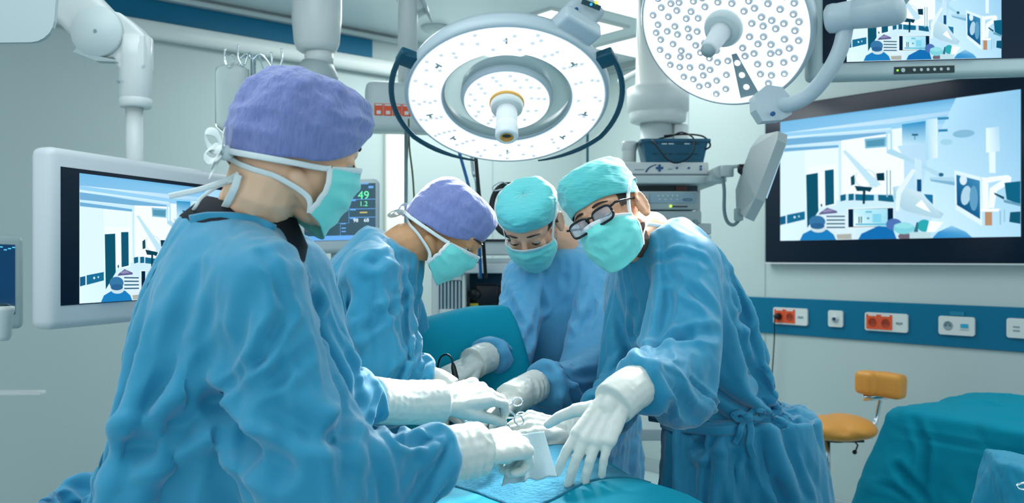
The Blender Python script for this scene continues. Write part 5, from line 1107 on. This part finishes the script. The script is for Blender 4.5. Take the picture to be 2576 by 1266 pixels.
w2, hc2, cap2, bv2, mo2, bg2 = build_person(S, 'woman in purple crepe cap bending over the table, looking down, second from the left', H2, (S['neck']+V(.03, 0, 0), S['neck'].lerp(S['pel'], .1)),
    sk2, M_gown, dict(zf=.036, zb=-.052, zs=-.026, rl=.084, rf=.100, top=.116, puff=.004, seed=5, wr=.0022, folds=9, back=.004, squash=2.15), M_capP,
    [(-.1, .23, .19, 0), (.2, .21, .16, 0), (.5, .22, .17, -.01), (.75, .21, .155, -.01), (.92, .15, .12, 0), (1.03, .08, .078, 0)],
    [(.3, .33, .31, 0, 0), (.55, .29, .26, 0, 0), (.8, .25, .21, 0, 0)], dict(R=aR, L=aL), [(P(1070, 965, 1.94), .055), (P(1085, 965, 2.24), .05)], [('R', g1), ('L', g2)], seed=5, es=.5, px=[([(1040, 610), (1055, 740), (1035, 900)], .008, .007), ([(790, 700), (860, 610), (950, 570)], .022, .018), ([(850, 720), (940, 660), (1030, 650)], .014, .010), ([(872, 740), (866, 800), (884, 900)], .020, .020), ([(1040, 720), (980, 780), (940, 790)], .010, .008), ([(905, 840), (960, 800), (1000, 740)], .012, .008), ([(1050, 860), (1000, 940), (985, 980)], .010, .010)])
# ---- man in the middle, facing the viewer
H3 = Head(P(1334, 560, 2.45), (-.20, -.68, -.70), (.95, -.28, .05), .94)
S = dict(pel=V(.24, 2.78, .95), neck=P(1405, 628, 2.58), shR=P(1315, 700, 2.58), shL=P(1535, 690, 2.60), elR=P(1290, 858, 2.42), wrR=P(1213, 905, 2.22), elL=P(1535, 905, 2.32), wrL=P(1345, 975, 2.08), pright=(-.98, -.1, 0), neckr=.085)
aR = ([S['neck'].lerp(S['shR'], .55), S['shR'], S['shR'].lerp(S['elR'], .5), S['elR'], P(1222, 905, 2.24)], [.07, .075, .075, .075, .056])
aL = ([S['neck'].lerp(S['shL'], .55), S['shL'], S['shL'].lerp(S['elL'], .5), S['elL'], P(1440, 945, 2.2), P(1365, 962, 2.10)], [.07, .09, .10, .105, .092, .066])
g1 = hand_mb(P(1196, 912, 2.19), P(1120, 955, 2.13)-P(1196, 912, 2.19), (-.2, -.45, .85), -1, [(.4, .7, .4), (.6, .8, .4), (.7, .8, .4), (.8, .8, .5)], .08, 1.0, (.3, .5, .3), cuff=([P(1208, 905, 2.215), P(1226, 900, 2.24)], .040))
g1 = glove_mesh(g1, .0012, 12)
g2 = hand_mb(P(1285, 1003, 2.00), P(1205, 1058, 1.92)-P(1285, 1003, 2.00), (-.3, -.4, .85), 1, [(.25, .45, .25), (.3, .5, .25), (.35, .5, .3), (.4, .6, .3)], .09, 1.0, (.35, .35, .2), cuff=([P(1310, 990, 2.04), P(1352, 968, 2.09)], .038))
g2 = glove_mesh(g2, .0014, 14, (P(1290, 1000, 2.01), P(1352, 968, 2.09), .0022))
sk3 = skin('skin_light', '#eab494')
w3, hc3, cap3, bv3, mo3, bg3 = build_person(S, 'man in turquoise cap facing the viewer with lowered eyes, third from the left', H3, (S['neck']+V(0, 0, .02), S['neck'].lerp(S['pel'], .1)),
    sk3, M_gown_lit, dict(zf=.046, zb=-.03, zs=.020, rl=.085, rf=.104, top=.106, puff=.003, seed=8, wr=.0026, folds=8, squash=2.9), M_capT,
    [(-.1, .22, .17, 0), (.2, .22, .165, 0), (.5, .24, .165, 0), (.78, .24, .15, 0), (.92, .17, .12, 0), (1.03, .085, .08, 0)],
    [(.3, .36, .30, 0, 0), (.55, .33, .25, 0, 0), (.8, .30, .2, 0, 0)], dict(R=aR, L=aL), [(P(1222, 905, 2.24), .055), (P(1365, 968, 2.10), .055)], [('R', g1), ('L', g2)], seed=9, male=True, maskargs=dict(z0=-.010), tie='high', px=[([(1315, 660), (1365, 770), (1440, 850)], .014, .010), ([(1268, 730), (1290, 790), (1330, 850)], .014, .012), ([(1510, 690), (1490, 780), (1450, 850)], .014, .012), ([(1370, 930), (1430, 950), (1500, 940)], .012, .012), ([(1240, 870), (1290, 890), (1330, 870)], .012, .010), ([(1420, 700), (1445, 790), (1470, 840)], .012, .008)], shirt=(P(1405, 655, 2.60), P(1403, 622, 2.58), .090, .070, M_navyshirt))
# ---- man with glasses at right
H4 = Head(P(1532, 545, 2.0), (-.50, -.85, -.14), (.78, -.40, .46), .93)
S = dict(pel=V(.57, 2.22, .95), neck=P(1642, 598, 2.08), shR=P(1580, 720, 2.28), shL=P(1745, 660, 1.96), elR=P(1560, 960, 2.15), wrR=P(1465, 1085, 1.90), elL=P(1755, 900, 1.82), wrL=P(1582, 985, 1.645), pright=(-.35, .93, 0), neckr=.085)
aR = ([S['neck'].lerp(S['shR'], .55), S['shR'], S['shR'].lerp(S['elR'], .5), S['elR'], P(1505, 1040, 2.02)], [.07, .085, .085, .075, .052])
aL = ([S['neck'].lerp(S['shL'], .55), S['shL'], S['shL'].lerp(S['elL'], .5), S['elL'], S['elL'].lerp(S['wrL'], .5), P(1600, 975, 1.67)], [.075, .095, .095, .092, .082, .062])
g1 = hand_mb(P(1424, 1085, 1.87), P(1335, 1068, 1.83)-P(1424, 1085, 1.87), (.0, -.5, .85), -1, [(.2, .5, .3), (.35, .6, .3), (.5, .6, .4), (.6, .7, .4)], .1, 1.0, (.35, .5, .3), cuff=([P(1450, 1085, 1.89), P(1490, 1070, 1.96)], .041))
g1 = glove_mesh(g1, .0012, 22)
g2 = hand_mb(P(1546, 1008, 1.615), P(1474, 1128, 1.555)-P(1546, 1008, 1.615), (-.35, -.80, .45), 1, [(.15, .30, .2), (.28, .30, .2), (.35, .35, .2), (.42, .35, .2)], .09, 1.03, (.95, .20, .12), cuff=([P(1572, 990, 1.635), P(1612, 965, 1.68)], .041))
g2 = glove_mesh(g2, .0008, 24)
sk4 = skin('skin_medium', '#e0aa88')
w4, hc4, cap4, bv4, mo4, bg4 = build_person(S, 'man in turquoise cap and black glasses leaning in from the right with open gloved hand', H4, (S['neck']+V(-.01, 0, .01), S['neck'].lerp(S['pel'], .1)),
    sk4, M_gown, dict(zf=.036, zb=-.02, zs=.020, rl=.083, rf=.104, top=.134, puff=.005, seed=11, wr=.0026, folds=8, squash=2.9), M_capT,
    [(-.1, .225, .20, -.03), (.12, .215, .195, -.03), (.25, .22, .19, -.05), (.5, .24, .205, -.085), (.75, .235, .19, -.08), (.92, .16, .13, 0), (1.03, .085, .08, 0)],
    [(.28, .38, .35, .07, 0), (.5, .32, .29, .04, 0), (.78, .245, .21, .01, 0)], dict(R=aR, L=aL), [(P(1600, 975, 1.67), .058), (P(1505, 1040, 2.02), .05)], [('R', g1), ('L', g2)], seed=13, male=True,
    waist=(V(.62, 2.20, 1.06), .25, .010), extra=[(V(.475, 2.08, .96), V(.465, 2.08, .35), .135, .165)], cl=dict(g=.5, shrink=-.045), maskargs=dict(z0=-.010), tie='high', px=[([(1690, 740), (1660, 850), (1620, 900)], .014, .012), ([(1690, 700), (1750, 740), (1800, 790)], .012, .010), ([(1625, 885), (1720, 850), (1800, 840)], .014, .014), ([(1840, 800), (1870, 900), (1930, 980)], .016, .012), ([(1735, 955), (1800, 1020), (1848, 1080)], .006, .010), ([(1850, 1095), (1760, 1130), (1660, 1120)], .016, .014), ([(1905, 1085), (1930, 1180), (1965, 1262)], .016, .014), ([(1950, 1050), (1990, 1150), (2030, 1262)], .014, .012), ([(1850, 1110), (1845, 1180), (1860, 1262)], .014, .012), ([(1850, 700), (1870, 800), (1940, 900)], .016, .012), ([(1640, 660), (1700, 640), (1770, 660)], .010, .008), ([(1600, 760), (1590, 850), (1620, 930)], .012, .010)])
# beard and temples of the man with glasses; nape hair
patch(hc4, H4, lambda l, f, u: (u < -.052)&(u > -.125)&(f > -.03)&(f < .075)&(np.abs(l) > .012), .0012, 'beard', mat('short_beard', '#5f4a3c', .8, bump=1, bscale=700, bdist=.003), w4)
patch(hc4, H4, lambda l, f, u: (np.abs(l) > .055)&(u > .0)&(u < .06)&(f > .005)&(f < .045), .0012, 'hair', M_hair2, w4)
patch(hc3, H3, lambda l, f, u: (np.abs(l) > .055)&(u > -.01)&(u < .05)&(f > .0)&(f < .035), .0012, 'hair', M_hair2, w3)
patch(hc2, H2, lambda l, f, u: (u < .01)&(u > -.045)&(f < -.03), .0015, 'hair', M_hair, w2)
patch(hc1, Hw, lambda l, f, u: (u < .01)&(u > -.03)&(f < -.045), .0015, 'hair', M_hair, w1)
# glasses
m = MB()
for q in (-1, 1):
    m.tube([H4.p(q*.034+.026*math.copysign(abs(math.cos(a))**.6, math.cos(a)), .108-.004*abs(math.cos(a)), -.003+.018*math.copysign(abs(math.sin(a))**.6, math.sin(a))) for a in [x*2*math.pi/28 for x in range(29)]], .0032*.93, 8)
    m.tube([H4.p(q*.060, .104, .006), H4.p(q*.072, .095, .010), H4.p(q*.078, .05, .010), H4.p(q*.081, .0, .008)], .0028, 8)
m.tube([H4.p(-.010, .108, .004), H4.p(0, .111, .007), H4.p(.010, .108, .004)], .0026, 8)
gl = m.build('glasses', M_frame, w4)
for q in (-1, 1):
    m = MB(); m.prism([(.025*math.copysign(abs(math.cos(a))**.6, math.cos(a)), .017*math.copysign(abs(math.sin(a))**.6, math.sin(a))) for a in [x*2*math.pi/28 for x in range(28)]], H4.p(q*.034, .106, -.003), H4.l*H4.k, H4.u*H4.k, .0015); m.build('lens', M_lens, gl)
# tie knots and collar bands
def bow(H, q, par, s=1.0, seed=0):
    r = random.Random(seed); c = H.p(q*.020, -.106, -.046)
    for i in range(5):
        a = r.uniform(0, 6.28); d = (H.l*math.cos(a)*.9+H.u*math.sin(a)-H.f*r.uniform(.1, .7)).normalized(); e = d.cross(H.f).normalized(); L = r.uniform(.03, .05)*s
        ribbon([c, c+d*L*.6+e*.012, c+d*L, c+d*L*.6-e*.012, c], .011*s, .0012, H.f, 20).build('tie_loop', M_strap, par)
    m = MB(); m.cap_sphere(c, .011*s, .012*s, .010*s, H.ax()); m.build('tie_knot', M_strap, par)
bow(Hw, -1, mo1, 1.1, 2)
def laid_ribbon(pxs, bs, w, name, mt_, par, off=.006, n=40):
    """a tape lying on whatever surface is under it"""
    pts = []; last = 1.3; pp = []
    for a, b in zip(pxs[:-1], pxs[1:]):
        for k in range(8): pp.append((a[0]+(b[0]-a[0])*k/8, a[1]+(b[1]-a[1])*k/8))
    pp.append(pxs[-1])
    for x, y in pp:
        r = ray(x, y).normalized(); best = None
        for b in bs:
            h = b.ray_cast(V(0, 0, CAMH), r)
            if h[0] and (best is None or h[3] < best): best = h[3]
        if best is None or best > 2.6: best = last
        last = best; pts.append(V(0, 0, CAMH)+r*(best-off))
    for _ in range(3): pts = [pts[0]]+[(pts[i-1]+pts[i]*2+pts[i+1])/4 for i in range(1, len(pts)-1)]+[pts[-1]]
    ribbon(pts, w, .0016, -ray(*pxs[0]).normalized(), n).build(name, mt_, par)
laid_ribbon([(600, 440), (592, 468), (580, 495), (562, 530)], [bg1, bv1], .011, 'tie_end', M_strap, mo1, .012)
laid_ribbon([(600, 438), (560, 458), (500, 478), (425, 494)], [bg1, bv1], .008, 'tie_end', M_strap, mo1, .010)
laid_ribbon([(596, 450), (545, 470), (505, 498), (486, 530)], [bg1, bv1], .005, 'tie_end', M_strap, mo1, .010)
laid_ribbon([(478, 556), (520, 548), (580, 548), (640, 556), (690, 580)], [bg1], .017, 'collar_band', M_gown, w1, .004)
bow(H2, -1, mo2, .9, 5); bow(H4, 1, mo4, .8, 7)
# waist tie with bow on the man with glasses
def ring_on(bg, c, rr, z, slope, off, n=60, a0=0, a1=360):
    out = []
    for i in range(n+1):
        a = math.radians(a0+(a1-a0)*i/n); d = Vector((math.cos(a), math.sin(a), 0)); q = Vector((c.x, c.y, z+slope*math.cos(a))); h = bg.ray_cast(q, d)
        out.append((h[0] if h[0] and (h[0]-q).length < .27 else q+d*rr)+d*off)
    return out
def belt(bg, c, z, slope, par, w=.022):
    pts = ring_on(bg, c, .2, z, slope, .004); m = MB(); rings = []; n = len(pts)
    for i, p in enumerate(pts):
        d = (p-Vector((c.x, c.y, p.z))).normalized(); rings.append((p, Vector((0, 0, 1))*w/2, d*.0014))
    m.loft(rings, 8); return m.build('waist_tie', M_gown, par), pts
b4, pts = belt(bg4, V(.60, 2.20, 0), 1.075, .035, w4)
kp_ = onto(bg4, 1880, 1048); kp_ = kp_+(V(0, 0, CAMH)-kp_).normalized()*.006
m = MB(); m.cap_sphere(kp_, .013, .010, .011); m.build('tie_knot', M_gown, b4)
for pxs, w_, nm in (([(1880, 1048), (1898, 1030), (1922, 1036), (1912, 1054), (1882, 1050)], .012, 'tie_loop'), ([(1880, 1048), (1862, 1036), (1842, 1044), (1856, 1058), (1878, 1050)], .012, 'tie_loop'),
        ([(1882, 1050), (1890, 1085), (1884, 1120), (1896, 1152)], .016, 'tie_end'), ([(1878, 1050), (1864, 1075), (1858, 1100), (1848, 1116)], .013, 'tie_end')):
    laid_ribbon(pxs, [bg4], w_, nm, M_gown, b4, .010)
# ------------------------------------------------------------------ operating table and drape
def sm(x): x = min(1, max(0, x)); return x*x*(3-2*x)
TO = V(.10, 1.80, 0); TA = V(.42, -.91, 0).normalized(); TC = V(.91, .42, 0).normalized()
def drape_z(s, t):
    crest = .055*math.exp(-((t+.03)/.14)**2)*sm((s+.35)/.3)*(1-.25*sm((s-.5)/.5))
    z = 1.0+crest-.02*abs(t)
    z -= .55*sm((t-.07)/.34)**1.2
    z -= .6*sm((-t-.36)/.12)
    q = s-.22*max(t, 0)
    scr = sm((q+.74)/.06)*(1-sm((q+.60)/.26))
    top = 1.29+.06*(t+.1)+.008*math.sin(t*9)
    z = z+(top-z)*scr*(1-sm((-t-.32)/.08))*(1-sm((t-.13)/.11))
    if q < -.74: z -= .5*sm((-.74-q)/.06)
    f = .010*mnoise.noise(V(s*3.2, t*5, 1))+.006*mnoise.noise(V(s*9, t*12, 4)); f += .006*(1-2*abs(mnoise.noise(V(s*2.6+t*2, t*3.2-s, 9))))
    if abs(t+.1) > .3: f += .014*math.sin(s*26+2*math.sin(s*5))*sm((abs(t+.1)-.3)/.2)
    return z+f
rows = []
NS, NT = 150, 96
for j in range(NS+1):
    s_ = -.80+2.1*j/NS; row = []
    for i in range(NT+1):
        u = -1+2*i/NT; t_ = .47*u; z = drape_z(s_, t_)
        row.append(TO+TA*s_+TC*(t_+.02*math.sin(s_*24)*max(0, abs(u)-.75)*2)+UP*z)
    rows.append(row)
dr = thing('surgical_drape', 'teal surgical drape over the patient, raised into a screen at the far end', 'drape', TO+UP*1.0)
m = MB(); m.grid(rows); dm = eval_mesh(m, [('SOLIDIFY', dict(thickness=.003, offset=-1))]); mesh_obj(dm, 'drape_sheet', M_drape, dr)
for (a, b) in (((.05, .02), (.9, .10)), ((.1, -.30), (.35, -.02)), ((-.05, -.22), (.2, -.34))):
    pts = [TO+TA*(a[0]+(b[0]-a[0])*k/20)+TC*(a[1]+(b[1]-a[1])*k/20) for k in range(21)]
    pts = [p+UP*(drape_z((p-TO).dot(TA), (p-TO).dot(TC))+.0012) for p in pts]; crr = MB(); crr.tube(pts, .0008, 6); crr.build('drape_seam', mat('drape_seam', '#0a788e', .6), dr)
rows = []
for j in range(51):
    row = []
    for i in range(41):
        s_ = -.02+.26*j/50; t_ = -.24+.28*i/40+.03*math.sin(s_*10); p = TO+TA*s_+TC*t_; row.append(p+UP*(drape_z(s_, t_)+.0035+.0015*mnoise.noise(V(s_*16, t_*16, 3))))
    rows.append(row)
m = MB(); m.grid(rows); dm = eval_mesh(m, [('SOLIDIFY', dict(thickness=.004, offset=0))])
o = mesh_obj(dm, 'absorbent_towel', mat('absorbent_towel', '#38809a', .95, spec=.2, bump=1, bscale=130, bdist=.004, vary=.1, vscale=60), None); tag(o, 'fuzzy lighter blue towel on the teal drape under the gauze', 'towel')
tb = thing('operating_table', 'operating table hidden under the teal drape', 'table', V(TO.x, TO.y, 0))
m = MB(); m.box(TO+TA*.25-TC*.12+UP*.78, (1.75, .40, .07), (TA, TC, UP), .02); m.build('table_top', M_dark, tb)
m = MB(); m.box(TO+TA*.2-TC*.12+UP*.45, (.28, .26, .62), (TA, TC, UP), .02); m.build('column', M_steel, tb)
m = MB(); m.box(TO+TA*.2-TC*.12+UP*.07, (1.0, .48, .14), (TA, TC, UP), .03); m.build('base', M_grey, tb)
# ------------------------------------------------------------------ gauze, instruments
rows = []; A_, B_, C_, D_ = P(1290, 1095, 1.475), P(1368, 1086, 1.50), P(1400, 1196, 1.46), P(1262, 1222, 1.415)
for j in range(31):
    v = j/30; row = []
    for i in range(31):
        u = i/30; p = A_.lerp(B_, u).lerp(D_.lerp(C_, u), v); bend = -.012*math.exp(-((u-.40)/.05)**2)*(.4+v); p = p+V(0, 1, 0)*(-.008*math.sin(u*7+v*2)*v+bend)+V(0, 0, 1)*.002*math.sin(u*17)*v; row.append(p)
    rows.append(row)
m = MB(); m.grid(rows); dm = eval_mesh(m, [('SOLIDIFY', dict(thickness=.0025, offset=0))])
o = mesh_obj(dm, 'gauze_pad', mat('gauze', '#bcd7de', .85, bump=.6, bscale=700, bdist=.002, vary=.06, vscale=300, alpha=.93), None); tag(o, 'pale folded gauze pad hanging from the near gloved hand', 'gauze')
c = P(1143, 945, 2.06); pn = thing('cautery_pen', 'black cautery pen with a looped cord in the hand of the middle surgeon', 'surgical instrument', c)
m = MB(); m.tube([P(1139, 912, 2.04), P(1141, 925, 2.045), P(1146, 950, 2.05), P(1153, 985, 2.05)], [.0030, .006, .0075, .0045], 14); m.build('pen_body', M_black, pn)
m = MB(); m.tube([P(1153, 985, 2.05), P(1160, 1015, 2.04), P(1165, 1035, 2.03)], .0012, 8); m.build('pen_tip', M_steel, pn)
m = MB(); m.tube(bez([P(1139, 913, 2.04), P(1135, 900, 2.04), P(1124, 892, 2.05), P(1110, 898, 2.06), P(1103, 915, 2.07), P(1101, 940, 2.08), P(1104, 965, 2.09), P(1120, 1000, 2.10), P(1150, 1045, 2.1)], 40), .0022, 8); m.build('cord', M_black, pn)
def clamp(tip, ringc, side, label, open_=.10, rr=.011):
    t = thing('surgical_clamp', label, 'surgical instrument', ringc, 'steel clamps in the operating field'); ax = (ringc-tip); L = ax.length; ax.normalize(); sd = (Vector(side)-ax*Vector(side).dot(ax)).normalized(); nrm = ax.cross(sd)
    for q in (-1, 1):
        pv = tip+ax*(L*.34); e = ringc+sd*(q*.016); m = MB(); m.tube(bez([tip+sd*.001*q, tip+ax*(L*.18)+sd*(q*.003), pv-sd*(q*.002), tip+ax*(L*.6)-sd*(-q*.008), e-ax*rr], 20), [.0009, .0014, .0018, .0022]+[.0022]*30, 8); sh = m.build('shaft', M_chrome, t)
        m = MB(); m.tube([e+ax*(rr*math.cos(a))+sd*(rr*.8*math.sin(a)) for a in [x*2*math.pi/24 for x in range(25)]], .0019, 8); m.build('finger_ring', M_chrome, sh)
    m = MB(); m.cyl(tip+ax*(L*.34)-nrm*.003, tip+ax*(L*.34)+nrm*.003, .003, n=12); m.build('pivot', M_chrome, t)
clamp(P(1168, 1062, 1.86), P(1306, 1030, 1.88), (0, .3, 1), 'steel clamp lying almost flat, its finger rings pointing right')
clamp(P(1232, 985, 1.83), P(1289, 1068, 1.80), (1, .3, .5), 'steel clamp slanting down out of the gloved hand toward the drape')
clamp(P(1206, 1068, 1.90), P(1150, 1020, 1.86), (1, .3, .5), 'small steel clamp with its tip between the gloved fingers at the wound')
# ------------------------------------------------------------------ draped table at the right
ZT = .95; A0 = P(2247, 1022, 2.957); U = V(.48, -.877, 0).normalized(); Vv = V(.80, .60, 0).normalized(); A0.z = ZT
LU, LV = 1.35, .62
def skirt(p, d, out, k, phase):
    """point on the hanging part: k 0..1 down"""
    return p
rows = []; N1 = 240
per = []  # perimeter, rounded corners
def edge(a, b, n): return [a.lerp(b, i/n) for i in range(n)]
c00, c10, c11, c01 = A0, A0+U*LU, A0+U*LU+Vv*LV, A0+Vv*LV; cen = (c00+c11)/2
per = edge(c00, c10, 90)+edge(c10, c11, 45)+edge(c11, c01, 90)+edge(c01, c00, 45)
outn = [(-Vv)]*90+[U]*45+[Vv]*90+[-U]*45
M_ = len(per); sm_out = []
for i in range(M_):
    v = V(0, 0, 0)
    for k in range(-4, 5): v = v+outn[(i+k) % M_]
    sm_out.append(v.normalized())
rows = []
for j in range(0, 9):
    f = j/9; rows.append([cen.lerp(p, f)+UP*(.004*mnoise.noise(V(p.x*6*f, p.y*6*f, 2))+.006*(1-2*abs(mnoise.noise(V(p.x*2.5*f+1, p.y*2.5*f, 7))))) for p in per])
H_ = 34
for j in range(0, H_+1):
    k = j/H_; row = []
    for i, (p, o) in enumerate(zip(per, sm_out)):
        x = i/M_*2*math.pi; fold = math.sin(x*14+1.5*math.sin(x*3))*.5+math.sin(x*23+1)*.3+.6*mnoise.noise(V(p.x*5, p.y*5, k*2))
        corner = max(math.exp(-((i-q+M_/2) % M_-M_/2)**2/90) for q in (0, 90, 135, 225))
        r_ = .010+.17*k+.035*fold*k+.13*corner*k**.8+.010*mnoise.noise(V(p.x*9, p.y*9, k*7)); row.append(p+o*r_-UP*(.86*k+(.004 if j == 0 else 0)))
    rows.append(row)
rows = [r+[r[0]] for r in rows]
m = MB(); m.grid(rows); me = m.mesh('d'); bm = bmesh.new(); bm.from_mesh(me); bmesh.ops.remove_doubles(bm, verts=bm.verts, dist=1e-5); bmesh.ops.recalc_face_normals(bm, faces=bm.faces); bm.to_mesh(me); bm.free()
me = eval_mesh(me, [('SUBSURF', dict(levels=1, render_levels=1))]); bt_ = bvh_of([me]); crease(me, [([onto(bt_, *q) for q in pts], w_, d_) for pts, w_, d_ in (([(2247, 1030), (2205, 1085), (2160, 1180)], .018, .016), ([(2250, 1085), (2400, 1115), (2570, 1145)], .010, .008), ([(2170, 1130), (2260, 1180), (2330, 1262)], .016, .014), ([(2300, 1060), (2330, 1130), (2320, 1240)], .016, .012), ([(2160, 1220), (2240, 1225), (2300, 1262)], .010, .010), ([(2330, 1030), (2450, 1010), (2570, 1030)], .008, .006))]); crumple(me, .018, 4.5, 31)
t = thing('instrument_table', 'instrument table under a teal drape at the lower right', 'table', V(cen.x, cen.y, 0)); mesh_obj(me, 'table_drape', M_drape, t)
m = MB(); m.box(cen-UP*.035, (LU-.04, LV-.04, .03), (U, Vv, UP), .005); m.build('table_top', M_steel, t)
for a in (-1, 1):
    for b in (-1, 1): q = cen+U*(a*(LU/2-.06))+Vv*(b*(LV/2-.06)); m = MB(); m.cyl((q.x, q.y, 0), (q.x, q.y, .92), .015); m.build('leg', M_steel, t)
# near draped stand with a steel ring at the corner of the picture
c = P(2665, 1240, 1.52); cz = P(0, 1182, 1.52).z; t = thing('draped_stand', 'light blue draped stand corner with a steel ring, cut by the lower right corner', 'stand', V(c.x+.2, 1.55, 0))
rows = []
for j in range(41):
    v = j/40; row = []
    for i in range(81):
        a = math.radians(150+230*i/80); rad = .18+.03*math.sin(a*7+1)*v+.020*mnoise.noise(V(a*2, v*3, 5))
        if v < .15: rad *= 1-.9*(1-v/.15)**2*0+0
        ctr = V(c.x+.135, 1.62, 0); e = max(abs(math.cos(a)), abs(math.sin(a)))**.6
        row.append(ctr+V(math.cos(a)*rad/e, math.sin(a)*rad*.9/e, cz-.004-(v**1.1)*.55+.012*mnoise.noise(V(a*3, v*4, 1)))+V(math.cos(a), math.sin(a), 0)*(.04*v))
    rows.append(row)
top = [[V(c.x+.135, 1.62, cz-.025).lerp(p, f) for p in rows[0]] for f in (0.02, .4, .75, .92)]
m = MB(); m.grid(top+rows); me = eval_mesh(m, [('SUBSURF', dict(levels=1, render_levels=1)), ('SOLIDIFY', dict(thickness=.003, offset=0))]); crumple(me, .018, 11, 5); mesh_obj(me, 'stand_drape', mat('light_blue_drape', '#1f93b4', .55, sheen=.1, spec=.3, bump=.5, bscale=35, bdist=.004), t)
m = MB(); rc_ = P(2585, 1224, 1.44); m.tube([rc_+V(.018*math.cos(a), 0, .006*math.sin(a)) for a in [x*2*math.pi/24 for x in range(25)]], .0018, 8); m.build('steel_ring', M_chrome, t)
m = MB(); m.cyl((c.x+.14, 1.62, 0), (c.x+.14, 1.62, cz-.05), .015); m.build('stand_post', M_steel, t)
m = MB(); m.box((c.x+.14, 1.62, .03), (.4, .3, .04), None, .01); m.build('stand_base', M_steel, t)
